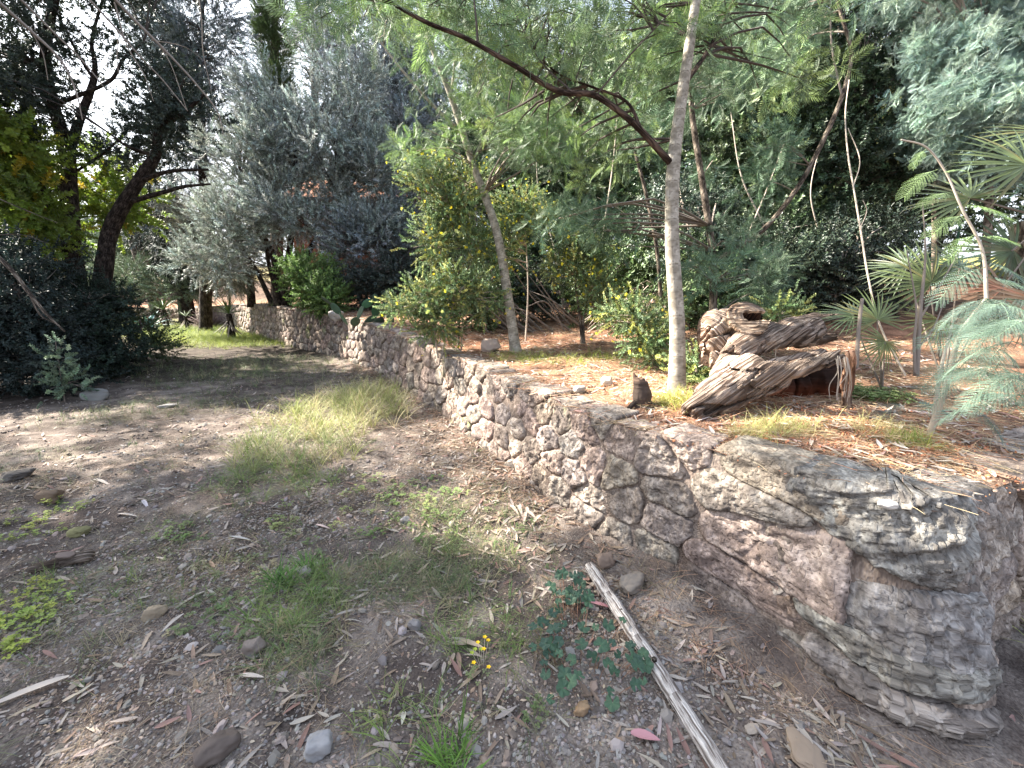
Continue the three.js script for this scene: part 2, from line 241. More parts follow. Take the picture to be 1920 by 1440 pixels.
{
  const r = rng(21), cells = cellsOf(0.6, 40, wallH, r, 0.29, 0.18).sort((a, b) => a[0][0] - b[0][0]);
  const back = cellsOf(-5, -0.52, () => 0.76, rng(8));
  const rest = []; let n = 0;
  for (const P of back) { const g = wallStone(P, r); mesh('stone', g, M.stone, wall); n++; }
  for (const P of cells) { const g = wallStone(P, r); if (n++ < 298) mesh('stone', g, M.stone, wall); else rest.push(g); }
  stuff(mesh('far_stones', mergeGeometries(rest), M.stone, wall));
  console.log('stones', n);
  // the earth core between and behind the stones
  const pos = [], uv = [], idx = [], s0 = -5, n1 = 490, hs = [-0.2, 0.1, 0.3, 0.5, 1];
  for (let i = 0; i <= n1; i++) { const s = s0 + i * 0.1, f = frameAt(WHOLE, s + WHOLE.zero, 1), H = (s > 0 ? wallH(s) : 0.76) - 0.05; const rows = hs.map((k) => { const h = k < 0 ? k : k * H; return [-0.032 - h * 0.13 + 0.02 + 0.21 * sst(0.65, 0, Math.abs(s)) * (0.8 - h) + 0.02 * fbm(s * 9, h * 9, 0, 2), h]; }); rows.push([-0.42, H + 0.005]); rows.forEach((q, k) => { pos.push(f.x + f.nx * q[0], q[1], f.z + f.nz * q[0]); uv.push(s / 1.3, k * 0.15); }); if (i < n1) for (let k = 0; k < 5; k++) { const a = i * 6 + k; idx.push(a, a + 6, a + 1, a + 1, a + 6, a + 7); } }
  mesh('earth_core', geo(pos, idx, uv), M.core, wall);
}
// squared rounded boulder with folds, for the corner stones and loose rocks
function boulder(size, { sd = 1, seg = 48, rough = 0.1, sq = 3.2, strata = 0, dip = 0.35, tone = [0.4, 0.37, 0.34], fine = 0.04, uvs = 0.5 } = {}) {
  const r = rng(sd), pos = [], uv = [], colr = [], idx = [], n2 = Math.round(seg * 0.6), o = r() * 50, av = (size[0] + size[1] + size[2]) / 3;
  const cuts = []; for (let i = 0; i < 9; i++) cuts.push([randDir(r), rr(0.72, 1.0, r)]);
  for (let j = 0; j <= n2; j++) for (let i = 0; i <= seg; i++) {
    const th = j / n2 * Math.PI, ph = i / seg * 6.28318, d = V(Math.sin(th) * Math.cos(ph), Math.cos(th), Math.sin(th) * Math.sin(ph));
    const k = Math.pow(Math.abs(d.x) ** sq + Math.abs(d.y) ** sq + Math.abs(d.z) ** sq, -1 / sq); let m = k;
    for (const c of cuts) { const q = d.dot(c[0]); if (q > 0.2) m = Math.min(m, lerp(m, c[1] / q, 0.85)); }
    const p = d.clone().multiplyScalar(m), x = p.x * size[0], y = p.y * size[1], z = p.z * size[2], ly = y + x * dip;
    const e = 1 + rough * 1.6 * fbm(p.x * 1.6 + o, p.y * 1.6, p.z * 1.6 + 0.3, 3) + fine * 1.4 * fbm(x * 16 + o, y * 16, z * 16 + 0.3, 3) + (strata ? strata * fbm(x * 3 + o, ly * 34, z * 3 + 0.2, 3) : 0);
    pos.push(x * e, y * e, z * e); uv.push((x * 0.95 + z * 0.5) / uvs, (ly + z * 0.8) / uvs);
    const n = fbm(x * 7 + o, y * 7, z * 7 + 0.4, 4); colr.push(tone[0] * (1 + n * 0.5), tone[1] * (1 + n * 0.5), tone[2] * (1 + n * 0.45));
    if (j < n2 && i < seg) { const a = j * (seg + 1) + i; idx.push(a, a + 1, a + seg + 1, a + 1, a + seg + 2, a + seg + 1); }
  }
  const g = geo(pos, idx, uv, colr), N = g.attributes.normal; // close the seam
  for (let j = 0; j <= n2; j++) { const a = j * (seg + 1), b = a + seg; for (const f of ['X', 'Y', 'Z']) { const q = (N['get' + f](a) + N['get' + f](b)) / 2; N['set' + f](a, q); N['set' + f](b, q); } }
  return g;
}
{
  // corner stones: a great foliated block over a rough one, thin slabs below
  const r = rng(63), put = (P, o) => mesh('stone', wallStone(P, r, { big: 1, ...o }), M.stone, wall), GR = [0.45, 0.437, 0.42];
  put([[-0.30, 0.50], [-0.05, 0.46], [0.22, 0.50], [0.50, 0.60], [0.58, 0.70], [0.56, 0.78], [0.2, 0.80], [-0.28, 0.79]], { tone: [0.476, 0.470, 0.458], strata: 0.03, proud: 0.02 });
  put([[-0.26, 0.21], [0.1, 0.19], [0.27, 0.25], [0.27, 0.50], [-0.04, 0.47], [-0.28, 0.50]], { tone: GR, strata: 0.02, proud: 0.02 });
  put([[0.26, 0.255], [0.42, 0.26], [0.60, 0.38], [0.62, 0.60], [0.50, 0.595], [0.25, 0.51]], { tone: [0.451, 0.397, 0.354], proud: 0.0 });
  put([[-0.26, 0.135], [0.14, 0.135], [0.42, 0.19], [0.44, 0.265], [0.25, 0.26], [-0.26, 0.22]], { tone: GR, strata: 0.02, proud: 0.05 });
  put([[-0.26, 0.05], [0.2, 0.055], [0.37, 0.12], [0.38, 0.185], [0.14, 0.145], [-0.26, 0.145]], { tone: [0.464, 0.439, 0.409], strata: 0.02, proud: 0.065 });
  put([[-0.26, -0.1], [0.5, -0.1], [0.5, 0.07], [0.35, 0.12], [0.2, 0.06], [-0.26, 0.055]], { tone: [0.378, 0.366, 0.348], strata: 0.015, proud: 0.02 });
  put([[0.39, 0.14], [0.48, 0.14], [0.5, 0.2], [0.44, 0.23], [0.4, 0.19]], { tone: [0.488, 0.403, 0.342] });
  put([[0.45, 0.24], [0.52, 0.14], [0.5, 0.08], [0.64, 0.05], [0.64, 0.42], [0.44, 0.28]], { tone: [0.439, 0.409, 0.378] });
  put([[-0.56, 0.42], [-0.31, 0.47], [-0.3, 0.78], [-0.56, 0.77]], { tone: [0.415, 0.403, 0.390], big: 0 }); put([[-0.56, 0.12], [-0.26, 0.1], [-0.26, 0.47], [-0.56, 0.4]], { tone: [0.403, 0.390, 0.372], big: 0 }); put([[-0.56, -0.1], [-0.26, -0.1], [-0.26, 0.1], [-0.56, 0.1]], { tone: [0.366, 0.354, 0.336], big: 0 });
}

// ---------------------------------------------------------------- leaves, sprigs and trees
class LB {
  constructor() { this.p = []; this.i = []; this.c = []; }
  leaf(b, dir, nrm, len, wid, { fold = 0.25, curl = 0.15, c = [1, 1, 1], seg = 1, mid = 0.45 } = {}) {
    const d = dir.clone().normalize(), s = V(0, 0, 0).crossVectors(d, nrm).normalize(), n = V(0, 0, 0).crossVectors(s, d), o = this.p.length / 3;
    const put = (u, w, h) => { this.p.push(b.x + d.x * u + s.x * w + n.x * h, b.y + d.y * u + s.y * w + n.y * h, b.z + d.z * u + s.z * w + n.z * h); this.c.push(...c); };
    if (seg === 1) { put(0, 0, 0); put(len * mid, wid / 2, fold * wid - curl * len * 0.2); put(len * mid, -wid / 2, fold * wid - curl * len * 0.2); put(len, 0, -curl * len); this.i.push(o, o + 1, o + 3, o, o + 3, o + 2); return; }
    for (let k = 0; k <= seg; k++) { const t = k / seg, w = wid / 2 * Math.pow(Math.sin(Math.PI * Math.pow(t * 0.97 + 0.03, 0.75)), 0.8), h = -curl * len * t * t; if (k === seg) { put(len, 0, h); break; } put(len * t, w, fold * w * 2 + h); put(len * t, 0, h); put(len * t, -w, fold * w * 2 + h); }
    for (let k = 0; k < seg; k++) { const a = o + k * 3; if (k === seg - 1) this.i.push(a, a + 3, a + 1, a + 1, a + 3, a + 2); else for (const q of [0, 1]) this.i.push(a + q, a + q + 3, a + q + 1, a + q + 1, a + q + 3, a + q + 4); }
  }
  rod(a, b, r0, r1, c = [0.5, 0.4, 0.3]) { const d = b.clone().sub(a).normalize(), s = V(0, 0, 0).crossVectors(d, Math.abs(d.y) < 0.9 ? UPV : V(1, 0, 0)).normalize(), n = V(0, 0, 0).crossVectors(s, d), o = this.p.length / 3; for (const [p, r] of [[a, r0], [b, r1]]) for (let k = 0; k < 3; k++) { const an = k * 2.094, x = Math.cos(an) * r, y = Math.sin(an) * r; this.p.push(p.x + s.x * x + n.x * y, p.y + s.y * x + n.y * y, p.z + s.z * x + n.z * y); this.c.push(...c); } for (let k = 0; k < 3; k++) { const m = (k + 1) % 3; this.i.push(o + k, o + m, o + 3 + k, o + m, o + 3 + m, o + 3 + k); } }
  build() { return geo(this.p, this.i, null, this.c); }
}
function sprig({ n = 20, stem = 0.25, len = 0.05, wid = 0.02, ang = 0.9, sd = 1, jit = 0.3, droop = 0, pale = 0, curl = 0.15, bend = 0.15 }) {
  const r = rng(sd), L = new LB(), at = (t) => V(bend * stem * t * t, stem * t, 0.3 * bend * stem * Math.sin(t * 3));
  for (let k = 0; k < 3; k++) L.rod(at(k / 3), at((k + 1) / 3), 0.003 * (1 - k / 4), 0.003 * (1 - (k + 1) / 4), [0.8, 0.7, 0.55]);
  for (let i = 0; i < n; i++) {
    const t = 0.1 + 0.9 * (i + 0.5 * r()) / n, a = i * 2.4 + r() * jit * 2, e = ang * (1 - 0.55 * t) + (r() - 0.5) * jit, d = V(Math.cos(a) * Math.sin(e), Math.cos(e), Math.sin(a) * Math.sin(e)); d.y -= droop; const q = 0.75 + r() * 0.5;
    const nn = V(-Math.cos(a) * Math.cos(e), Math.sin(e), -Math.sin(a) * Math.cos(e)).addScaledVector(randDir(r), 0.4); const f = 0.7 + 0.6 * r(), pl = r() < pale ? 1.9 : 1;
    L.leaf(at(t), d, nn, len * q, wid * q, { curl, c: [f * pl, f * pl, f * pl * (pl > 1 ? 1.05 : 1)] });
  }
  return L.build();
}
function frondGeo({ len = 0.17, pairs = 15, pin = 0.05, w = 0.006, sd = 1, fine = 0 }) {   // a feathery wattle leaf along +y, bending down to -z
  const r = rng(sd), L = new LB(), at = (t) => V(0.03 * len * Math.sin(t * 4 + sd), len * t * (1 - 0.12 * t), -0.42 * len * t * t);
  for (let k = 0; k < 5; k++) L.rod(at(k / 5), at((k + 1) / 5), 0.0014, 0.0011, [1.1, 1.1, 0.7]);
  for (let i = 0; i < pairs; i++) for (const s of [-1, 1]) {
    const t = 0.16 + 0.84 * i / (pairs - 1), b = at(t), q = pin * (0.55 + 0.8 * Math.sin(Math.PI * (0.12 + 0.8 * t))) * (0.9 + 0.2 * r()), e = 1.15 - 0.45 * t + (r() - 0.5) * 0.16, d = V(s * Math.sin(e), Math.cos(e), -0.3 * t - 0.12 - r() * 0.14), f = 0.8 + 0.4 * r();
    if (!fine) { L.leaf(b, d, V(0, 0, 1), q, w, { fold: 0.1, curl: 0.16, c: [f, f, f], mid: 0.35 }); continue; }
    d.normalize(); const side = V(0, 0, 0).crossVectors(d, V(0, 0, 1)).normalize(); L.rod(b, b.clone().addScaledVector(d, q), 0.0006, 0.0004, [1.1, 1.1, 0.8]);
    for (let k = 0; k < fine; k++) for (const z of [-1, 1]) { const u = (k + 0.6) / fine, p = b.clone().addScaledVector(d, q * u); p.z -= 0.13 * q * u * u; const g = f * (0.85 + 0.3 * r()); L.leaf(p, side.clone().multiplyScalar(z).addScaledVector(d, 0.45), V(0, 0, 1), w * 0.62 * (1 - 0.4 * u * u), q / fine * 0.72, { fold: 0.1, curl: 0.1, c: [g, g, g] }); }
  }
  return L.build();
}
function spray(n, o) { const gs = [], r = rng(o.sd + 50); for (let i = 0; i < n; i++) { const g = frondGeo({ ...o, sd: o.sd + i, len: o.len * (0.75 + 0.5 * r()) }); g.applyQuaternion(orient(V(Math.cos(i * 2.4) * 0.9, 0.55 - r() * 0.5, Math.sin(i * 2.4) * 0.9), r() * 6)); g.translate(0, i / n * 0.16, 0); gs.push(g); } const L = new LB(); L.rod(V(0, -0.05, 0), V(0, 0.18, 0), 0.003, 0.001, [0.6, 0.5, 0.35]); gs.push(L.build()); return mergeGeometries(gs); }
const G = {
  olive: sprig({ n: 26, stem: 0.3, len: 0.062, wid: 0.0135, ang: 0.85, sd: 1, pale: 0.42 }),
  oliveBig: sprig({ n: 26, stem: 0.3, len: 0.075, wid: 0.017, ang: 0.85, sd: 9, pale: 0.45 }),
  broad: sprig({ n: 22, stem: 0.2, len: 0.05, wid: 0.026, ang: 1.3, sd: 2, pale: 0.1, jit: 0.8 }),
  round: sprig({ n: 22, stem: 0.24, len: 0.062, wid: 0.042, ang: 1.2, sd: 3, jit: 0.5 }),
  pea: sprig({ n: 24, stem: 0.13, len: 0.021, wid: 0.0165, ang: 1.5, sd: 4, jit: 1.3 }),
  dark: sprig({ n: 24, stem: 0.18, len: 0.038, wid: 0.021, ang: 1.4, sd: 5, jit: 1.1, pale: 0.08 }),
  euc: sprig({ n: 14, stem: 0.34, len: 0.15, wid: 0.022, ang: 1.3, sd: 6, droop: 0.8, curl: 0.25 }),
  cyp: sprig({ n: 46, stem: 0.22, len: 0.04, wid: 0.008, ang: 0.7, sd: 7 }),
  wattle: spray(6, { len: 0.2, pairs: 11, pin: 0.052, w: 0.0066, sd: 11 }),
  wattleFar: spray(7, { len: 0.17, pairs: 9, pin: 0.045, w: 0.0075, sd: 21 }),
  flower: (() => { const L = new LB(), r = rng(3); for (let k = 0; k < 5; k++) for (let i = 0; i < 5; i++) { const c = randDir(r).multiplyScalar(0.012), a = i * 1.256; L.leaf(c, V(Math.cos(a), 0.7, Math.sin(a)), V(0, 1, 0), 0.012, 0.009, { c: [1, 0.9 + 0.2 * r(), 1] }); } return L.build(); })(),
};
// a tree or shrub: stems of [x, y, z, r], crown blobs of [[x, y, z], rx, ry, rz, clumps]
function plant(name, label, category, { stems, limbs = [], mats = M.barkMid, limbMat = null, blobs, g, mat = M.leaf, c, ck = 0.35, per = 16, cr = 0.3, size = 1, up = 0.25, hang = 0, sd = 1, group, flowers, twigMat = M.twig, twigs = true, gap = 0, hardBase = false, alt = null, altShare = 0, rad = 10, bark = 0.08, shell = 0.45 }) {
  const r = rng(sd * 13 + 7), f = stems[0][0], gy = landH(f[0], f[2]), o = thing(name, label, category, [f[0], gy, f[2]], group), off = V(f[0], gy, f[2]);
  if (!hardBase) for (const s of stems) { const q = s[0], h = landH(q[0], q[2]); if (Math.abs(q[1] - h) < 1.6) q[1] = h - 0.06; }
  const nodes = [];
  const add = (part, list) => { for (const s of list) { const m = mesh(part, tube(s, { rad: s[0][3] > 0.05 ? rad + 4 : s[0][3] > 0.02 ? rad : 6, step: Math.max(0.04, s[0][3]), rough: bark, sd: r() * 50, flare: part === 'trunk' ? 0.35 : 0 }).translate(-off.x, -off.y, -off.z), s[0][3] > 0.012 ? (part === 'limb' && limbMat) || mats : twigMat, o); const cv = new THREE.CatmullRomCurve3(s.map((p) => V(p)), false, 'centripetal'); for (let i = 1; i <= 14; i++) nodes.push(cv.getPoint(i / 14)); } };
  add('trunk', stems); add('limb', limbs);
  const list = [], tw = [], fl = [], lists = [];
  for (const b of blobs) {
    const C = V(b[0]), [rx, ry, rz, n] = [b[1], b[2], b[3], b[4]];
    for (let i = 0; i < n; i++) {
      const d = randDir(r), k = Math.pow(r(), shell), P = V(C.x + d.x * rx * k, C.y + d.y * ry * k, C.z + d.z * rz * k); if (gap && noise(P.x * 1.7, P.y * 1.7, P.z * 1.7 + 0.3) < gap) continue;
      if (twigs) { let best = null, bd = 1e9; for (const q of nodes) { const e = q.distanceToSquared(P) + (q.y > P.y ? 1.5 : 0); if (e < bd) { bd = e; best = q; } } if (best && bd < 9) { const mid = best.clone().lerp(P, 0.5); mid.y += 0.08 * Math.sqrt(bd); mid.addScaledVector(randDir(r), 0.1 * Math.sqrt(bd)); const r0 = Math.min(0.025, 0.004 + 0.008 * Math.sqrt(bd)); tw.push(tube([[best.x, best.y, best.z, r0], [mid.x, mid.y, mid.z, r0 * 0.7], [P.x, P.y, P.z, r0 * 0.35]], { rad: 4, step: Math.max(0.12, Math.sqrt(bd) / 4), rough: 0.1, cap: false })); } }
      const out = V(d.x * rx, d.y * ry, d.z * rz).normalize(), cs = cr * (0.6 + 0.8 * r()), shade = 0.75 + 0.5 * r(), np = Math.round(per * (0.5 + r()));
      for (let j = 0; j < np; j++) {
        const q = randDir(r), p = P.clone().addScaledVector(q, cs * Math.pow(r(), 0.6)), dir = q.multiplyScalar(0.7).addScaledVector(out, 0.5).addScaledVector(randDir(r), 0.45); dir.y += up - hang; const other = alt && r() < altShare;
        const cc = tint(other ? alt : c, ck, r); list.push({ p, q: orient(dir, r() * 6.28), s: size * (0.75 + 0.5 * r()), c: cc.map((x) => x * shade) });
        if (flowers && r() < flowers) fl.push({ p: p.clone().addScaledVector(dir.normalize(), 0.17 * size), q: orient(dir), s: 0.65 + 0.5 * r(), c: tint([0.90, 0.80, 0.05], 0.2, r) });
      }
    }
  }
  if (tw.length) stuff(mesh('twigs', mergeGeometries(tw).translate(-off.x, -off.y, -off.z), twigMat, o));
  if (list.length) scatter('crown', g, mat, list, o, off);
  if (fl.length) scatter('flowers', G.flower, M.leafThin, fl, o, off);
  plant.n = (plant.n || 0) + list.length; return o;
}

// ---------------------------------------------------------------- trees
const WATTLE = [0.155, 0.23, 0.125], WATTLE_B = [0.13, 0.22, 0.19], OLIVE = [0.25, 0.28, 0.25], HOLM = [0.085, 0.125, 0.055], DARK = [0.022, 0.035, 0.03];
plant('wattle_tree', 'slim pale trunked wattle beside the fallen log, with one long dark bough', 'tree', {
  stems: [[[1.24,0.716,-3.113,0.062], [1.241,1.237,-3.21,0.055], [1.182,1.895,-3.307,0.05], [1.171,2.381,-3.365,0.047], [1.205,2.814,-3.411,0.039], [1.257,3.269,-3.463,0.034], [1.321,3.745,-3.57,0.03], [1.388,4.477,-3.735,0.02]]],
  limbs: [[[1.14,2.436,-3.357,0.024], [0.819,2.679,-3.278,0.021], [0.551,2.83,-3.261,0.019], [0.321,2.829,-3.21,0.018], [0,2.958,-3.136,0.015], [-0.304,3.097,-3.116,0.013], [-0.53,3.159,-3.079,0.012], [-0.764,3.262,-3.051,0.011], [-1.04,3.421,-3.087,0.007]],
    [[0.909,2.611,-3.294,0.013], [0.81,2.823,-3.362,0.011], [0.572,2.952,-3.442,0.009], [0.349,3.062,-3.518,0.007], [0.174,3.232,-3.557,0.005], [0.116,3.554,-3.629,0.004]],
    [[-0.218,3.062,-3.129,0.008], [-0.226,3.196,-3.139,0.007], [-0.25,3.394,-3.183,0.005]], [[0.58,2.837,-3.263,0.007], [0.784,3.062,-3.262,0.006], [1.05,3.326,-3.27,0.004]], [[0.401,2.833,-3.221,0.007], [0.188,3.123,-3.43,0.005], [-0.039,3.629,-3.646,0.004]],
    [[1.224,2.959,-3.434,0.02], [1.481,3.306,-3.676,0.015], [1.713,3.723,-3.872,0.011], [1.871,4.121,-4.065,0.007]]],
  mats: M.barkPale, limbMat: M.bough, g: G.wattle, mat: M.leafThin, c: WATTLE, alt: [0.25, 0.36, 0.125], altShare: 0.28, per: 3.2, cr: 0.26, size: 0.9, up: -0.1, hang: 0.15, sd: 2, bark: 0.03, rad: 14, twigMat: M.twigDark,
  blobs: [[[0.188,3.416,-3.496], 0.8, 0.3, 0.5, 22], [[0.8,3.462,-3.711], 0.6, 0.35, 0.5, 20], [[-0.349,3.554,-3.629], 0.5, 0.25, 0.4, 9], [[1.269,3.599,-4.049], 0.6, 0.4, 0.5, 12], [[0.602,2.903,-4.098], 0.6, 0.25, 0.4, 15], [[0,3.257,-4.485], 0.6, 0.3, 0.4, 9], [[2.128,3.49,-4.23], 0.5, 0.4, 0.5, 12], [[1.197,4.367,-4.018], 1.2, 0.5, 0.8, 14], [[-1.08,3.328,-3.168], 0.35, 0.12, 0.3, 9]],
});
plant('wattle_tree', 'thin wattle leaning left behind the yellow flowered shrubs', 'tree', {
  stems: [[[0.053,0.76,-5.255,0.066], [-0.066,1.549,-5.433,0.058], [-0.199,2.26,-5.593,0.052], [-0.477,3.036,-5.768,0.046], [-0.762,3.876,-5.957,0.036], [-1.06,4.652,-6.132,0.03], [-1.259,5.428,-6.307,0.02]]],
  limbs: [[[-0.49,3.075,-5.776,0.022], [-0.361,3.374,-5.793,0.018], [-0.423,3.832,-5.845,0.014], [-0.585,4.403,-5.973,0.009]], [[-0.716,3.514,-5.876,0.022], [-1.06,3.844,-5.95,0.018], [-1.425,4.264,-6.045,0.013], [-1.723,4.652,-6.132,0.008]], [[-0.762,3.876,-5.957,0.018], [-0.743,4.447,-6.188,0.014], [-1.013,4.974,-6.307,0.009]]],
  mats: M.barkPale, g: G.wattle, mat: M.leafThin, c: WATTLE, alt: [0.26, 0.40, 0.12], altShare: 0.2, per: 4, cr: 0.25, size: 0.95, up: -0.1, hang: 0.1, sd: 3, bark: 0.03,
  blobs: [[[-0.638,4.162,-5.817], 0.6, 0.5, 0.5, 15], [[-0.188,3.562,-5.579], 0.6, 0.35, 0.5, 12], [[-0.893,3.166,-5.592], 0.3, 0.3, 0.3, 6], [[-1.171,4.784,-6.059], 0.6, 0.4, 0.5, 10], [[-0.115,4.411,-5.36], 0.7, 0.4, 0.5, 12], [[0.3,3.188,-5.29], 0.5, 0.3, 0.4, 9]],
});
plant('wattle_tree', 'dark stemmed wattle behind the log with a long limb rising right', 'tree', {
  stems: [[[2.316,0.951,-4.888,0.046], [2.304,1.907,-5.103,0.039], [2.194,2.685,-5.279,0.035], [2.083,3.402,-5.44,0.031], [2.022,4.059,-5.588,0.027], [1.992,5.016,-5.804,0.019]]],
  limbs: [[[2.316,1.836,-5.087,0.031], [2.761,2.134,-5.052,0.027], [3.148,2.592,-5.104,0.025], [3.438,3.154,-5.179,0.024], [3.656,3.67,-5.296,0.022], [3.738,4.072,-5.386,0.018], [3.615,4.53,-5.49,0.015], [3.527,4.989,-5.593,0.01]], [[3.632,3.624,-5.285,0.012], [3.489,4.102,-5.342,0.01], [3.429,4.579,-5.398,0.006]]],
  mats: M.barkMid, g: G.wattle, mat: M.leafThin, c: [0.12, 0.20, 0.12], per: 4, cr: 0.22, up: -0.1, hang: 0.15, sd: 4, bark: 0.04,
  blobs: [[[2.128,1.942,-4.804], 0.45, 0.3, 0.3, 8], [[2.876,2.891,-5.428], 0.6, 0.3, 0.4, 7], [[2.39,3.82,-5.535], 0.6, 0.5, 0.5, 15], [[3.314,4.599,-5.812], 0.7, 0.3, 0.5, 12], [[0.938,2.159,-5.263], 0.4, 0.2, 0.3, 8], [[2.701,1.666,-4.946], 0.3, 0.2, 0.2, 5], [[0.69,2.278,-4.88], 0.3, 0.12, 0.2, 5]],
});
plant('sapling', 'thin bare brown sapling behind the pale trunk', 'tree', { stems: [[[2.003,1.139,-5.648,0.03], [1.905,2.027,-5.848,0.026], [1.737,2.847,-6.033,0.022], [1.597,3.393,-6.156,0.018], [1.541,4.076,-6.31,0.012]]], blobs: [[[1.611,3.53,-6.187], 0.4, 0.4, 0.3, 8]], g: G.wattle, mat: M.leafThin, c: [0.12, 0.2, 0.12], per: 4, cr: 0.2, sd: 5 });
// olives
plant('olive_tree', 'broad silvery olive with many stems just above the wall', 'tree', {
  stems: [[[-7.098,1.153,-13.134,0.13], [-7.179,2.334,-13.4,0.11], [-7.443,3.362,-13.119,0.09], [-7.909,4.572,-13.392,0.05]], [[-6.915,1.156,-13.032,0.1], [-6.435,2.908,-13.017,0.08], [-6.203,4.421,-13.358,0.05]], [[-6.909,1.15,-13.236,0.1], [-5.893,2.606,-12.949,0.08], [-4.962,3.967,-13.256,0.05]], [[-7.283,1.198,-13.247,0.08], [-7.905,2.334,-13.4,0.06], [-8.529,3.211,-13.085,0.04]], [[-7.044,1.227,-13.356,0.08], [-5.943,2.191,-13.675,0.06], [-4.447,3.096,-13.367,0.04]], [[-6.94,1.237,-12.948,0.06], [-7.018,2.589,-12.74,0.05], [-6.961,3.909,-12.935,0.03]]],
  mats: M.barkDark, g: G.oliveBig, c: OLIVE, per: 22, cr: 0.42, size: 1.15, up: 0.35, sd: 6, twigMat: M.twigDark, ck: 0.3,
  blobs: [[[-7.108,4.802,-12.624], 1.3, 1.2, 1.2, 44], [[-5.367,5.368,-12.751], 1.5, 1.3, 1.2, 50], [[-5.602,3.46,-11.911], 1.3, 0.8, 0.9, 34], [[-7.348,3.064,-11.924], 0.9, 0.9, 0.8, 26], [[-3.984,4.57,-12.777], 1.2, 1.2, 1, 40], [[-3.627,3.104,-12.241], 0.8, 0.6, 0.7, 20], [[-6.603,6.524,-13.422], 1.1, 0.9, 1, 26], [[-4.652,6.671,-13.455], 1.2, 1, 1, 32], [[-8.197,2.249,-11.946], 0.7, 0.5, 0.6, 14]],
});
plant('olive_tree', 'grey olive standing tall behind the broad olive, with dark leaning trunk', 'tree', {
  stems: [[[-1.376,0.876,-11.124,0.16], [-2.709,2.103,-11.811,0.14], [-3.902,3.011,-12.63,0.12], [-5.202,4.084,-13.897,0.09], [-5.953,5.646,-15.274,0.06]], [[-2.709,2.103,-11.811,0.1], [-3.151,3.011,-12.63,0.09], [-3.658,4.719,-14.04,0.07], [-4.202,7.353,-15.659,0.05]]],
  mats: M.barkDark, g: G.oliveBig, c: [0.21, 0.235, 0.235], per: 20, cr: 0.5, size: 1.3, up: 0.3, sd: 7, twigMat: M.twigDark,
  blobs: [[[-4.202,8.207,-15.851], 1.9, 1.7, 1.5, 60], [[-5.803,10.037,-16.776], 1.8, 1.4, 1.4, 40], [[-3.151,10.086,-16.275], 1.7, 1.4, 1.4, 40], [[-3.572,6.026,-14.95], 1.4, 1.1, 1.1, 38], [[-3.917,2.538,-12.113], 1.0, 0.55, 0.6, 30], [[-3.301,3.157,-12.663], 0.9, 0.6, 0.6, 22], [[-6.378,13.258,-18.015], 2.5, 1.6, 1.6, 40], [[-2.901,7.561,-16.218], 1.5, 1.2, 1.2, 26]],
});
plant('olive_tree', 'dark olive crown high behind the twisted oak', 'tree', {
  stems: [[[-10.88,0.631,-15.169,0.2], [-10.427,3.138,-15.222,0.17], [-10.155,5.646,-15.274,0.13], [-9.949,8.017,-15.399,0.09], [-9.719,10.047,-15.651,0.05]]], mats: M.barkDark, g: G.oliveBig, c: [0.095, 0.115, 0.115], per: 20, cr: 0.5, size: 1.3, up: 0.2, sd: 8, twigMat: M.twigDark,
  blobs: [[[-10.054,9.393,-15.504], 1.45, 1.8, 1.4, 64], [[-11.055,9.013,-15.623], 0.9, 1.0, 1.1, 20], [[-9.327,7.183,-14.8], 0.6, 0.6, 0.7, 12], [[-10.715,6.192,-14.987], 1.2, 1.2, 1.1, 34], [[-10.222,11.846,-16.056], 1.4, 1.3, 1.3, 30], [[-12.08,3.938,-14.889], 0.9, 0.8, 0.8, 18]],
});
plant('olive_tree', 'small pale olive bough hanging over the far end of the wall', 'tree', { stems: [[[-8.579,1.205,-14.273,0.12], [-8.649,2.23,-14.504,0.1], [-9.104,3.425,-14.774,0.07]]], mats: M.barkDark, g: G.olive, c: [0.21, 0.21, 0.17], per: 22, cr: 0.4, size: 1.3, sd: 9, up: 0, hang: 0.2, blobs: [[[-9.664,2.893,-14.449], 0.9, 0.9, 0.7, 26], [[-8.844,2.044,-14.052], 0.8, 0.45, 0.6, 18], [[-10.33,3.938,-14.889], 0.8, 0.7, 0.7, 16]] });
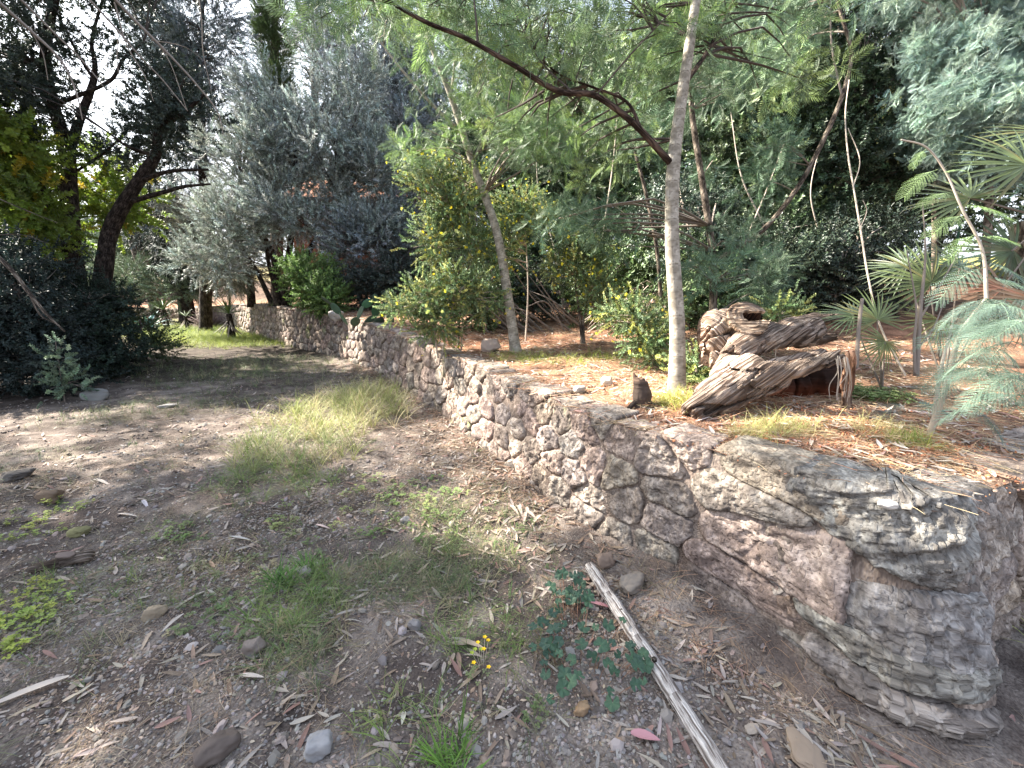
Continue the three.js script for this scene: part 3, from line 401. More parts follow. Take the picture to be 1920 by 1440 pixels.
// the oak on the left
plant('oak_tree', 'dark twisted oak with forking trunk left of the path', 'tree', {
  stems: [[[-9.094,-0.099,-8.854,0.201], [-9.162,1.328,-9.176,0.173], [-9.274,2.316,-9.398,0.156], [-9.375,3.634,-9.695,0.145], [-9.409,4.402,-9.869,0.134], [-9.572,5.294,-9.967,0.095], [-9.629,6.271,-10.085,0.084], [-9.335,7.279,-10.209,0.072], [-9.12,8.367,-10.352,0.056]],
    [[-8.77,0.028,-8.78,0.178], [-8.503,1.928,-9.208,0.145], [-8.347,2.796,-9.404,0.134], [-7.747,3.641,-9.492,0.112], [-7.351,4.232,-9.625,0.095], [-7.263,4.768,-9.746,0.067], [-6.745,4.997,-9.695,0.045], [-6.256,5.422,-9.791,0.028]]],
  limbs: [[[-9.364,4.348,-9.856,0.095], [-9.094,5.116,-10.029,0.078], [-8.869,5.665,-10.153,0.061], [-8.801,6.159,-10.264,0.045], [-8.869,6.598,-10.363,0.033], [-8.61,7.587,-10.586,0.022]], [[-9.527,5.283,-9.964,0.039], [-9.015,5.478,-10.008,0.036], [-8.254,5.756,-9.969,0.031], [-8.012,6.164,-10.061,0.028], [-7.593,6.486,-10.133,0.017]], [[-8.824,5.83,-10.19,0.033], [-9.229,6.489,-10.339,0.028], [-9.567,7.147,-10.487,0.02]],
    [[-7.681,3.695,-9.504,0.05], [-7.017,3.862,-9.439,0.039], [-6.13,3.877,-9.34,0.022]], [[-7.991,3.275,-9.461,0.056], [-7.289,3.405,-9.336,0.045], [-6.614,3.541,-9.264,0.033], [-6.076,3.594,-9.276,0.017]], [[-7.373,4.21,-9.62,0.039], [-7.833,4.36,-9.552,0.028], [-8.12,4.59,-9.501,0.017]], [[-9.454,2.755,-9.497,0.095], [-9.904,3.802,-9.528,0.084], [-10.109,4.066,-9.383,0.067], [-10.715,4.212,-9.211,0.045]], [[-7.307,4.446,-9.673,0.039], [-7.153,4.929,-9.782,0.033], [-6.691,5.687,-9.851,0.022]], [[-9.173,3.963,-9.77,0.028], [-8.57,4.262,-9.734,0.022], [-8.144,4.5,-9.686,0.014]]],
  mats: M.barkDark, g: G.broad, c: [0.04, 0.055, 0.04], per: 16, cr: 0.4, size: 1.2, sd: 10, rad: 14, bark: 0.12, twigMat: M.twigDark,
  blobs: [[[-9.664,6.364,-9.696], 1.0, 1.2, 1, 34], [[-9.504,4.964,-8.97], 0.8, 0.7, 0.8, 22], [[-9.454,7.901,-10.042], 1.6, 0.9, 1.2, 30], [[-7.851,8.158,-10.305], 1.6, 0.8, 1.4, 30], [[-9.4, 8.2, -6.4], 2.2, 1.2, 1.8, 56], [[-8.199,6.701,-10.181], 0.9, 0.5, 0.6, 6], [[-7.012,4.914,-9.881], 0.9, 0.5, 0.6, 22], [[-7.428,5.83,-10.19], 0.6, 0.6, 0.5, 14], [[-8.284,4.241,-10.037], 0.6, 0.4, 0.5, 10], [[-10.405,5.647,-9.124], 1.4, 1.2, 1.2, 30]],
});
plant('carob_shrub', 'yellow green leafy shrub behind the oak trunk', 'shrub', { stems: [[[-11.505,0.328,-9.975,0.1], [-11.255,2.645,-10.498,0.08], [-11.13,4.109,-10.828,0.05]]], g: G.round, mat: M.leafThin, c: [0.20, 0.27, 0.04], alt: [0.55, 0.45, 0.05], altShare: 0.05, per: 15, cr: 0.4, size: 1.3, sd: 11, twigMat: M.twigDark, mats: M.barkDark, blobs: [[[-9.653,4.13,-9.09], 0.7, 0.5, 0.5, 22], [[-9.342,2.965,-8.827], 0.55, 0.6, 0.4, 18], [[-9.604,2.524,-8.42], 0.7, 0.5, 0.5, 18], [[-11.285,3.187,-10.21], 1.1, 0.9, 0.8, 20], [[-9.504,3.804,-10.759], 0.9, 0.7, 0.6, 20], [[-10.88,3.499,-10.69], 0.8, 0.9, 0.7, 14]] });
const dk = 'dark shrubs under the oak';
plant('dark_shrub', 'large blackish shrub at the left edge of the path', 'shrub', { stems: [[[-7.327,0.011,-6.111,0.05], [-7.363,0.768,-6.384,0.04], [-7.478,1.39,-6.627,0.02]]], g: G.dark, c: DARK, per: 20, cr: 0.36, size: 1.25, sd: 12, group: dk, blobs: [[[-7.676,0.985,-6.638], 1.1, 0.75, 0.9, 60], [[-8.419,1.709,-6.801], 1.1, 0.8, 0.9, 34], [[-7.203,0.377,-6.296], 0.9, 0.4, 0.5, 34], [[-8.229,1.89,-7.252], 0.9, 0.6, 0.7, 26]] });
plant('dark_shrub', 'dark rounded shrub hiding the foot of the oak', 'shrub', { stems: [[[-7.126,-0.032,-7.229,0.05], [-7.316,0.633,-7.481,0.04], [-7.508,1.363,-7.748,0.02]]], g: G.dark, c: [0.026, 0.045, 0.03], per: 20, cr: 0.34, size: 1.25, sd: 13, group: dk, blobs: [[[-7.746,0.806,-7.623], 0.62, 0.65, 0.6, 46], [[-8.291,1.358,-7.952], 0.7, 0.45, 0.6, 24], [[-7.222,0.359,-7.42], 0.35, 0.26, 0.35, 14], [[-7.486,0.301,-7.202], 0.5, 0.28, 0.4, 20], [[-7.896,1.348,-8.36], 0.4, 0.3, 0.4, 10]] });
plant('green_shrub', 'low green shrub at the edge of the sunlit path grass', 'shrub', { stems: [[[-7.593,0.313,-8.742,0.03], [-7.856,0.889,-9.077,0.02]]], g: G.dark, c: [0.06, 0.085, 0.035], per: 16, cr: 0.3, size: 1.2, sd: 14, blobs: [[[-8.341,0.874,-9.278], 0.4, 0.35, 0.4, 16], [[-7.367,0.394,-8.555], 0.3, 0.15, 0.25, 9]] });
plant('weed', 'pale upright leafy weed in front of the dark shrubs', 'weed', { stems: [[[-6.213,0.109,-5.723,0.008], [-6.272,0.541,-5.821,0.006], [-6.331,0.937,-5.91,0.004]]], g: G.round, mat: M.leafThin, c: [0.22, 0.30, 0.20], per: 4, cr: 0.13, size: 0.55, sd: 15, blobs: [[[-6.204,0.621,-5.787], 0.14, 0.28, 0.14, 12], [[-6.056,0.275,-5.658], 0.25, 0.1, 0.2, 12]] });
// far trees, left
plant('cypress_tree', 'tall narrow green cypress rising against the sky', 'tree', { stems: [[[-9.354,1.131,-17.332,0.25], [-9.418,6.523,-18.547,0.2], [-9.46,11.501,-19.669,0.13], [-9.482,16.063,-20.697,0.06]]], g: G.cyp, c: [0.10, 0.15, 0.055], per: 44, cr: 0.36, size: 1.15, up: 0.9, sd: 16, twigs: false, shell: 0.3, blobs: [[[-9.418,11.293,-19.622], 0.62, 1.8, 0.6, 70], [[-9.482,14.404,-20.323], 0.55, 1.6, 0.6, 50], [[-9.354,9.012,-19.108], 0.65, 1.2, 0.6, 40]] });
plant('cypress_tree', 'second cypress, half hidden by grey olive leaves', 'tree', { stems: [[[-10.7,0.983,-23.449,0.3], [-10.642,11.084,-25.725,0.2], [-10.585,18.38,-27.37,0.08]]], g: G.cyp, c: [0.075, 0.10, 0.075], per: 24, cr: 0.5, size: 1.7, up: 0.9, sd: 17, twigs: false, shell: 0.3, blobs: [[[-10.585,14.451,-26.484], 0.8, 2.6, 0.8, 54], [[-10.585,18.66,-27.433], 0.7, 2, 0.7, 40]] });
plant('conifer_tree', 'black drooping conifer beyond the end of the path', 'tree', { stems: [[[-13.844,1.106,-18.351,0.3], [-14.069,3.522,-18.896,0.25], [-14.406,6.157,-19.49,0.15]]], g: G.cyp, c: [0.025, 0.04, 0.024], per: 26, cr: 0.5, size: 1.7, up: -0.3, hang: 0.5, sd: 18, twigs: false, mats: M.barkDark, blobs: [[[-14.069,3.522,-18.896], 1.0, 1.7, 0.9, 50], [[-15.269,4.705,-19.675], 1.0, 1.2, 0.9, 30], [[-13.426,2.404,-18.234], 0.5, 0.6, 0.5, 18], [[-17.108,4.327,-20.102], 1.2, 0.6, 0.9, 16]] });
plant('eucalyptus_tree', 'leaning pale brown trunk in front of the bright gap', 'tree', { stems: [[[-16.707,1.423,-20.473,0.3], [-17.258,2.399,-20.693,0.24], [-17.633,3.497,-20.94,0.24], [-17.808,4.961,-21.27,0.2], [-18.008,7.401,-21.82,0.14]]], mats: M.barkMid, g: G.euc, c: [0.10, 0.14, 0.08], per: 10, cr: 0.6, size: 1.6, sd: 19, blobs: [[[-18.383,6.669,-21.655], 0.9, 0.7, 0.8, 9]] });
plant('bushy_tree', 'grey green bush closing the far end of the path', 'shrub', { stems: [[[-17.583,1.082,-19.371,0.1], [-17.583,1.777,-19.528,0.06]]], g: G.olive, c: [0.12, 0.16, 0.10], per: 16, cr: 0.5, size: 1.8, sd: 20, blobs: [[[-16.864,1.999,-19.168], 1.6, 0.8, 0.9, 26], [[-14.181,1.436,-18.426], 1.2, 0.5, 0.8, 20], [[-20.259,2.521,-20.72], 1.6, 1.2, 1, 22]] });
// shrubs above the wall
plant('green_shrub', 'rounded fresh green shrub overhanging the wall top', 'shrub', { stems: [[[-4.592,0.987,-10.329,0.03], [-4.656,1.485,-10.441,0.02], [-4.72,1.921,-10.539,0.012]]], g: G.dark, mat: M.leafThin, c: [0.14, 0.22, 0.06], per: 24, cr: 0.28, size: 1.1, sd: 21, blobs: [[[-4.736,1.671,-10.38], 0.5, 0.5, 0.45, 34], [[-4.377,1.364,-10.209], 0.4, 0.3, 0.4, 18], [[-4.975,2.045,-10.567], 0.35, 0.3, 0.3, 14]] });
const pg = 'yellow flowered shrubs', pea = (label, base, stems, blobs, sd, fl = 0.09) => plant('flowering_shrub', label, 'shrub', { stems, g: G.pea, mat: M.leafThin, c: [0.205, 0.29, 0.135], alt: [0.40, 0.43, 0.15], altShare: 0.3, per: 12, cr: 0.16, size: 0.95, up: 0.1, sd, group: pg, flowers: fl * 0.9, twigMat: M.twigPale, blobs, mats: M.barkMid });
pea('tallest yellow flowered shrub, left of the leaning wattle', 0, [[[-0.702,0.824,-5.474,0.014], [-0.674,1.414,-5.607,0.012], [-0.715,2.085,-5.759,0.009], [-0.825,2.622,-5.88,0.006]], [[-0.75,0.831,-5.527,0.012], [-0.839,1.549,-5.638,0.009], [-0.963,2.22,-5.789,0.006]], [[-0.66,0.837,-5.477,0.011], [-0.605,1.549,-5.638,0.009], [-0.481,2.354,-5.819,0.005]]], [[[-1.066,2.823,-5.925], 0.3, 0.32, 0.28, 30], [[-0.709,2.504,-5.75], 0.34, 0.3, 0.3, 34], [[-0.516,2.857,-5.932], 0.22, 0.22, 0.22, 14], [[-0.979,2.109,-5.661], 0.3, 0.26, 0.26, 26], [[-0.439,2.076,-5.654], 0.3, 0.26, 0.26, 22], [[-1.238,3.025,-5.97], 0.14, 0.14, 0.14, 7]], 31);
pea('low dense green shrub with few flowers below the tall flowered one', 0, [[[-0.928,0.87,-5.28,0.012], [-0.994,1.225,-5.36,0.009], [-1.06,1.549,-5.433,0.006]], [[-0.888,0.87,-5.28,0.01], [-0.729,1.355,-5.389,0.006]]], [[[-1.05,1.389,-5.345], 0.32, 0.24, 0.28, 34], [[-1.333,1.308,-5.276], 0.2, 0.14, 0.18, 14], [[-0.715,1.58,-5.337], 0.24, 0.24, 0.2, 22], [[-0.358,1.485,-5.316], 0.24, 0.26, 0.2, 20], [[-0.91,1.105,-5.23], 0.28, 0.16, 0.2, 18]], 32, 0.03);
pea('yellow flowered shrub right of the leaning wattle trunk', 0, [[[0.184,0.757,-5.869,0.012], [0.221,1.549,-6.048,0.01], [0.184,2.34,-6.226,0.006]]], [[[0.181,2.645,-6.192], 0.3, 0.22, 0.26, 30], [[0,2.348,-6.023], 0.28, 0.2, 0.22, 22], [[0.45,2.539,-6.168], 0.16, 0.16, 0.16, 10], [[-0.105,2.027,-5.848], 0.2, 0.2, 0.2, 14]], 33, 0.14);
pea('yellow flowered shrub standing on a pale forked stem', 0, [[[0.908,0.797,-5.468,0.02], [0.88,1.146,-5.547,0.018], [0.825,1.549,-5.638,0.01], [0.791,2.018,-5.743,0.006]], [[0.935,0.797,-5.468,0.017], [0.922,1.146,-5.547,0.014], [1.032,1.616,-5.653,0.007]]], [[[0.844,1.812,-5.595], 0.24, 0.24, 0.22, 24], [[1.027,1.516,-5.425], 0.24, 0.2, 0.2, 20], [[0.688,2.119,-5.766], 0.26, 0.18, 0.2, 16], [[1.114,1.977,-5.632], 0.16, 0.16, 0.16, 10], [[0.55,1.851,-5.706], 0.16, 0.2, 0.16, 10], [[1.193,1.322,-5.382], 0.16, 0.14, 0.14, 10]], 34, 0.14);
pea('small airy flowered shrub left of the pale trunk', 0, [[[1.307,0.749,-4.022,0.01], [1.292,0.999,-4.079,0.008], [1.205,1.249,-4.135,0.005]], [[1.323,0.749,-4.022,0.008], [1.41,1.049,-4.09,0.005]]], [[[1.179,1.249,-4.135], 0.18, 0.12, 0.16, 16], [[1.292,1.08,-4.046], 0.18, 0.14, 0.16, 16], [[1.361,0.939,-3.963], 0.12, 0.12, 0.12, 10], [[1.05,1.293,-4.247], 0.12, 0.1, 0.1, 7], [[1.497,1.344,-4.259], 0.1, 0.12, 0.1, 6]], 35, 0.06);
pea('small green tuft of shrub between pale trunk and log', 0, [[[1.523,0.789,-3.416,0.006], [1.514,0.909,-3.443,0.004]]], [[[1.514,0.909,-3.443], 0.11, 0.1, 0.1, 12]], 36, 0.01);
pea('small bright green seedling shrub behind the log ring', 0, [[[2.448,1.192,-3.917,0.005], [2.448,1.287,-3.939,0.003]]], [[[2.448,1.311,-3.944], 0.13, 0.05, 0.1, 10]], 37, 0);
// dark evergreens behind
const bg = 'dark evergreen trees behind the terrace';
const holm = (label, stems, blobs, sd, c = HOLM, size = 1.35) => plant('evergreen_tree', label, 'tree', { stems, g: sd % 2 ? G.broad : G.dark, mat: M.leafGloss, c, per: 20, cr: 0.5, size, sd, group: bg, blobs, mats: M.barkDark, twigMat: M.twig, ck: 0.45 });
holm('dark evergreen behind the yellow flowered shrubs', [[[-0.394,0.779,-10.59,0.1], [-0.263,3.084,-11.109,0.08], [-0.131,5.262,-11.6,0.05]]], [[[-0.795,4.263,-11.477], 1.6, 1.2, 1.2, 50], [[0.78,3.831,-11.175], 1.4, 1, 1, 44], [[0.265,5.685,-11.798], 1.6, 1.3, 1.2, 44], [[-0.765,2.294,-10.623], 1.6, 0.8, 0.9, 34], [[1.251,2.401,-10.443], 1.2, 0.7, 0.8, 26]], 41, [0.08, 0.115, 0.06]);
holm('evergreen behind the pale wattle trunk', [[[2.641,1.079,-9.735,0.08], [2.521,3.187,-10.21,0.06], [2.401,5.53,-10.738,0.04]]], [[[2.257,3.981,-10.286], 1.3, 1.1, 1, 46], [[3.121,5.53,-10.738], 1.4, 1.3, 1.1, 46], [[1.626,6.305,-11.322], 1.5, 1.2, 1, 40], [[3.106,2.895,-9.734], 1.2, 0.6, 0.8, 30]], 42, [0.095, 0.14, 0.06]);
holm('evergreen behind the dark stemmed wattle', [[[4.732,1.338,-8.768,0.07], [4.732,3.226,-9.193,0.05], [4.84,5.115,-9.619,0.03]]], [[[4.517,4.066,-9.383], 1.1, 1, 0.9, 50], [[5.27,5.325,-9.666], 1.2, 1.1, 0.9, 50], [[4.182,5.949,-10.012], 1.1, 1, 0.9, 38], [[4.717,2.748,-8.676], 1.1, 0.6, 0.7, 34], [[4.842,7.13,-10.278], 1.6, 1, 1, 40]], 43, [0.10, 0.145, 0.06]);
holm('glossy black green evergreen right of the limb', [[[6.618,1.343,-8.564,0.07], [6.723,3.187,-8.98,0.05], [6.828,5.032,-9.395,0.03]]], [[[6.228,3.674,-8.987], 1.1, 1, 0.9, 52], [[7.143,5.032,-9.395], 1.2, 1.1, 0.9, 54], [[6.803,6.525,-9.834], 1.4, 1, 1, 48], [[5.803,2.524,-8.42], 1, 0.6, 0.7, 34], [[7.577,3.674,-8.987], 0.8, 0.7, 0.7, 26], [[8.604,6.584,-9.95], 1, 1, 0.8, 24]], 44, [0.055, 0.085, 0.045]);
const low = (label, base, blobs, sd, c) => plant('evergreen_shrub', label, 'shrub', { stems: [[base, [base[0], base[1] + 0.3, base[2], 0.02], [base[0] + 0.05, base[1] + 0.7, base[2], 0.01]]], g: G.dark, mat: M.leafGloss, c, per: 20, cr: 0.34, size: 1.15, sd, group: 'dark low shrubs above the wall', blobs, ck: 0.4 });
low('dark shrub with bare twigs directly behind the log', [3.682,1.08,-6.455,0.03], [[[3.522,1.705,-6.595], 0.7, 0.4, 0.5, 36], [[4.209,1.87,-6.838], 0.7, 0.45, 0.5, 36], [[3.024,1.548,-6.355], 0.4, 0.25, 0.4, 14]], 45, [0.05, 0.07, 0.042]);
low('shadowed shrub left of the small fan palm', [4.952,1.146,-6.674,0.03], [[[4.87,1.79,-6.82], 0.6, 0.45, 0.5, 32], [[5.778,2.146,-7.31], 0.6, 0.45, 0.5, 26], [[5.612,1.548,-6.765], 0.5, 0.25, 0.4, 16]], 46, [0.035, 0.05, 0.034]);
low('grey green shrub right of the pale trunk', [2.636,1.095,-6.253,0.03], [[[2.721,1.861,-6.631], 0.5, 0.5, 0.5, 26], [[2.539,2.402,-7.368], 0.6, 0.5, 0.5, 24], [[3.189,2.921,-7.997], 0.7, 0.5, 0.5, 24]], 47, [0.08, 0.11, 0.075]);
low('shadowed shrub under the grey olive by the house', [-3.579,1.159,-10.778,0.03], [[[-3.579,1.547,-10.865], 0.8, 0.4, 0.5, 36], [[-2.861,1.801,-10.717], 0.6, 0.45, 0.5, 26], [[-4.402,1.681,-11.305], 0.5, 0.4, 0.5, 20]], 49, [0.045, 0.06, 0.05]);
low('low shrub tangled in the dead branches', [0.4,0.962,-8.068,0.03], [[[0,1.353,-8.156], 0.7, 0.35, 0.5, 24], [[0.923,1.548,-8.405], 0.7, 0.4, 0.5, 22]], 48, [0.04, 0.055, 0.04]);
plant('blue_wattle', 'hazy blue green wattle filling the upper right corner', 'tree', { stems: [[[7.653,1.714,-7.008,0.06], [7.611,3.124,-7.325,0.05], [7.568,4.784,-7.699,0.03]]], g: G.wattleFar, mat: M.leafThin, c: [0.24, 0.33, 0.285], per: 15, cr: 0.35, size: 0.95, sd: 22, up: -0.05, hang: 0.1, shell: 0.4, blobs: [[[7.483,5.198,-7.793], 0.9, 0.8, 0.7, 60], [[7.758,4.286,-7.382], 0.8, 0.7, 0.7, 50], [[7.003,4.281,-7.791], 0.5, 0.45, 0.5, 24], [[7.457,3.673,-7.347], 0.7, 0.3, 0.5, 28], [[7.143,6.526,-8.092], 1.2, 0.7, 0.8, 44], [[8.584,5.252,-7.6], 0.9, 0.9, 0.7, 30]] });
plant('slender_tree', 'slim orange brown trunk with yellow green leaves, upper right', 'tree', { stems: [[[9.409,1.316,-9.685,0.06], [9.433,4.329,-10.365,0.055], [9.469,6.647,-10.887,0.05], [9.504,8.501,-11.305,0.03]]], g: G.broad, mat: M.leafThin, c: [0.22, 0.24, 0.06], per: 12, cr: 0.35, size: 1.2, sd: 23, mats: M.barkMid, blobs: [[[9.052,5.676,-10.566], 0.7, 0.7, 0.5, 22], [[8.699,4.873,-10.385], 0.5, 0.4, 0.4, 12]] });
low('mid green shrub below the fresh wattle crown, centre', [1.488,1.036,-7.06,0.03], [[[1.488,1.506,-7.166], 0.6, 0.4, 0.45, 30], [[2.036,2,-7.687], 0.6, 0.4, 0.5, 26]], 50, [0.11, 0.165, 0.06]);
low('mid green shrub left of the dead branches', [-0.405,0.933,-7.242,0.03], [[[-0.45,1.373,-7.341], 0.5, 0.4, 0.45, 28], [[-0.285,1.919,-7.874], 0.5, 0.4, 0.45, 22]], 51, [0.09, 0.14, 0.06]);
low('green shrub between the pale trunk and the dark stemmed wattle', [2.394,1.124,-5.849,0.03], [[[2.466,1.407,-5.913], 0.35, 0.28, 0.35, 24], [[2.481,1.861,-6.631], 0.4, 0.35, 0.4, 20]], 52, [0.11, 0.16, 0.07]);
low('bushy green shrub filling the gap left of the vine', [4.905,1.097,-7.483,0.03], [[[4.997,1.548,-7.585], 0.7, 0.35, 0.5, 30], [[4.562,2.197,-7.936], 0.6, 0.4, 0.5, 24]], 53, [0.08, 0.12, 0.055]);
plant('bare_sapling', 'cluster of thin bare grey stems among the evergreens', 'sapling', { stems: [[[1.501,1.091,-7.585,0.018], [1.594,2.372,-7.873,0.014], [1.758,3.715,-8.073,0.01], [1.851,4.888,-8.338,0.005]], [[4.289,1.121,-7.079,0.018], [4.142,2.306,-7.243,0.014], [3.657,3.29,-7.363,0.01], [3.487,4.286,-7.587,0.005]], [[3.572,1.133,-6.877,0.014], [3.603,2.039,-6.978,0.011], [3.962,3.078,-7.11,0.008], [4.209,3.722,-7.255,0.004]], [[0.95,1.084,-7.686,0.014], [0.76,2.197,-7.936,0.011], [0.469,3.195,-8.059,0.008], [0.422,4.202,-8.286,0.004]], [[4.902,1.121,-7.079,0.016], [5.005,2.137,-7.205,0.012], [4.762,3.042,-7.307,0.008], [4.975,3.954,-7.512,0.004]], [[2.521,1.109,-7.281,0.014], [2.353,2.068,-7.395,0.01], [1.838,2.744,-7.445,0.007], [1.401,3,-7.502,0.003]], [[3.331,1.109,-7.281,0.014], [3.589,1.89,-7.252,0.01], [4.487,2.474,-7.281,0.006], [5.005,2.558,-7.3,0.003]]], blobs: [], g: G.broad, c: HOLM, sd: 54, mats: M.twigPale, twigMat: M.twigPale });
// the wood beyond
const far = (label, x, z, h, w, sd, c, g = G.broad) => { const y = landH(x, z); plant('woodland_tree', label, 'tree', { stems: [[[x, y, z, 0.22], [x + 0.2, y + h * 0.5, z, 0.16], [x - 0.1, y + h * 0.85, z, 0.07]]], g, c, per: 22, cr: 1.0, size: 2.6, sd, twigs: false, group: 'trees of the wood beyond', mats: M.barkDark, ck: 0.4, blobs: [[[x, y + h * 0.72, z], w * 0.8, h * 0.28, w * 0.8, 46], [[x + w * 0.4, y + h * 0.45, z + 0.5], w * 0.7, h * 0.24, w * 0.7, 34], [[x - w * 0.45, y + h * 0.42, z + 0.5], w * 0.7, h * 0.24, w * 0.7, 34], [[x, y + h * 0.2, z + 1], w, h * 0.16, w * 0.7, 24]] }); };
far('woodland tree far behind the two cypresses', -13, -30, 9, 4.5, 61, [0.10, 0.12, 0.085], G.olive); far('woodland tree behind the grey olive', -4.5, -22, 9, 4, 62, [0.10, 0.12, 0.10], G.olive); far('woodland tree behind the leaning wattle', 0.5, -19, 10, 4, 63, [0.09, 0.12, 0.08], G.olive); far('woodland tree behind the pale trunk', 5, -18, 9.5, 4, 64, [0.08, 0.11, 0.06]); far('woodland tree behind the dark evergreens', 10.5, -17, 9, 4, 65, [0.07, 0.10, 0.06]); far('woodland tree beyond the meadow, right', 18, -19, 10, 5, 66, [0.09, 0.12, 0.06]); far('woodland tree at the far right edge', 17, -11, 9, 4, 67, [0.08, 0.12, 0.10], G.olive);
far('woodland tree at the far left edge', -33, -17, 10, 5, 68, [0.04, 0.06, 0.03]); far('woodland tree beyond the end of the path', -27, -31, 5, 5, 69, [0.09, 0.13, 0.06]);
// tall eucalyptus standing outside the picture on the left: they drop the long leaves and shade the path
for (const [x, z, h, w, sd] of [[-8.6, -4.4, 8.5, 2.1, 71], [-11.2, -2.6, 8, 2.5, 72], [-12, -6.2, 9, 2.4, 73]]) plant('eucalyptus_tree', ['tall eucalyptus left of the path, in the middle', 'tall eucalyptus left of the path, nearest the viewer', 'tall eucalyptus left of the path, farthest along'][sd - 71], 'tree', { stems: [[[x, 0, z, 0.22], [x + 0.2, h * 0.5, z, 0.17], [x, h * 0.9, z + 0.2, 0.08]]], g: G.euc, c: [0.10, 0.13, 0.08], per: 9, cr: 0.6, size: 1.6, sd, gap: -0.25, twigs: false, group: 'eucalyptus outside the picture', mats: M.barkPale, blobs: [...(sd === 71 ? [[[-6.0, 6.3, -4.0], 1.3, 0.9, 1.0, 42]] : []), [[x, h * 0.78, z], w, h * 0.22, w, 40], [[x + 0.6, h * 0.52, z], w * 1.1, h * 0.16, w * 1.2, 34]] });
console.log('sprigs', plant.n);

// ---------------------------------------------------------------- the fallen hollow trunk, modelled as fields
function surfaceNet(f, lo, hi, h, colorOf, axis) {
  const n = [0, 1, 2].map((k) => Math.ceil((hi[k] - lo[k]) / h) + 1), [nx, ny, nz] = n, F = new Float32Array(nx * ny * nz), I = new Int32Array(nx * ny * nz).fill(-1), at = (i, j, k) => (k * ny + j) * nx + i;
  for (let k = 0; k < nz; k++) for (let j = 0; j < ny; j++) for (let i = 0; i < nx; i++) F[at(i, j, k)] = f(lo[0] + i * h, lo[1] + j * h, lo[2] + k * h);
  const pos = [], idx = [], uv = [], colr = [], E = [[0, 1], [2, 3], [4, 5], [6, 7], [0, 2], [1, 3], [4, 6], [5, 7], [0, 4], [1, 5], [2, 6], [3, 7]], a = axis.clone().normalize(), b1 = V(0, 0, 0).crossVectors(a, UPV).normalize(), b2 = V(0, 0, 0).crossVectors(a, b1);
  for (let k = 0; k < nz - 1; k++) for (let j = 0; j < ny - 1; j++) for (let i = 0; i < nx - 1; i++) {
    const v = []; let m = 0; for (let c = 0; c < 8; c++) { v[c] = F[at(i + (c & 1), j + (c >> 1 & 1), k + (c >> 2))]; if (v[c] < 0) m++; } if (!m || m === 8) continue;
    let x = 0, y = 0, z = 0, q = 0; for (const [p, r] of E) if ((v[p] < 0) !== (v[r] < 0)) { const t = v[p] / (v[p] - v[r]); x += (p & 1) + t * ((r & 1) - (p & 1)); y += (p >> 1 & 1) + t * ((r >> 1 & 1) - (p >> 1 & 1)); z += (p >> 2) + t * ((r >> 2) - (p >> 2)); q++; }
    I[at(i, j, k)] = pos.length / 3; const P = V(lo[0] + (i + x / q) * h, lo[1] + (j + y / q) * h, lo[2] + (k + z / q) * h); pos.push(P.x, P.y, P.z); uv.push(P.dot(a) / 0.5, (P.dot(b1) + P.dot(b2)) / 0.4); colr.push(...colorOf(P));
  }
  const quad = (a, b, c, d, s) => { if (a < 0 || b < 0 || c < 0 || d < 0) return; s ? idx.push(a, b, c, a, c, d) : idx.push(a, c, b, a, d, c); };
  for (let k = 1; k < nz - 1; k++) for (let j = 1; j < ny - 1; j++) for (let i = 1; i < nx - 1; i++) {
    const s = F[at(i, j, k)] < 0;
    if (s !== F[at(i + 1, j, k)] < 0) quad(I[at(i, j - 1, k - 1)], I[at(i, j, k - 1)], I[at(i, j, k)], I[at(i, j - 1, k)], s);
    if (s !== F[at(i, j + 1, k)] < 0) quad(I[at(i - 1, j, k - 1)], I[at(i - 1, j, k)], I[at(i, j, k)], I[at(i, j, k - 1)], s);
    if (s !== F[at(i, j, k + 1)] < 0) quad(I[at(i - 1, j - 1, k)], I[at(i, j - 1, k)], I[at(i, j, k)], I[at(i - 1, j, k)], s);
  }
  return geo(pos, idx, uv, colr);
}
const cap3 = (p, a, b) => { const dx = b[0] - a[0], dy = b[1] - a[1], dz = b[2] - a[2], t = clamp(((p[0] - a[0]) * dx + (p[1] - a[1]) * dy + (p[2] - a[2]) * dz) / (dx * dx + dy * dy + dz * dz)); return Math.hypot(p[0] - a[0] - dx * t, p[1] - a[1] - dy * t, p[2] - a[2] - dz * t) - lerp(a[3], b[3], t); };
const smin = (a, b, k) => { const h = clamp(0.5 + 0.5 * (b - a) / k); return lerp(b, a, h) - k * h * (1 - h); };
const ridge = (x, y, z, ax, f, amp) => { const d = (x * ax.x + y * ax.y + z * ax.z) * 0.86; const X = x - ax.x * d, Y = y - ax.y * d, Z = z - ax.z * d; const wx = 0.03 * noise(x * 7, y * 7, z * 7); return amp * (0.8 * fbm((X + wx) * f, Y * f, Z * f + 0.3, 4) + 2.6 * sst(0.09, 0, Math.abs(noise((X + wx) * f * 0.45 + 9, (Y - wx) * f * 0.45, Z * f * 0.45)))); };
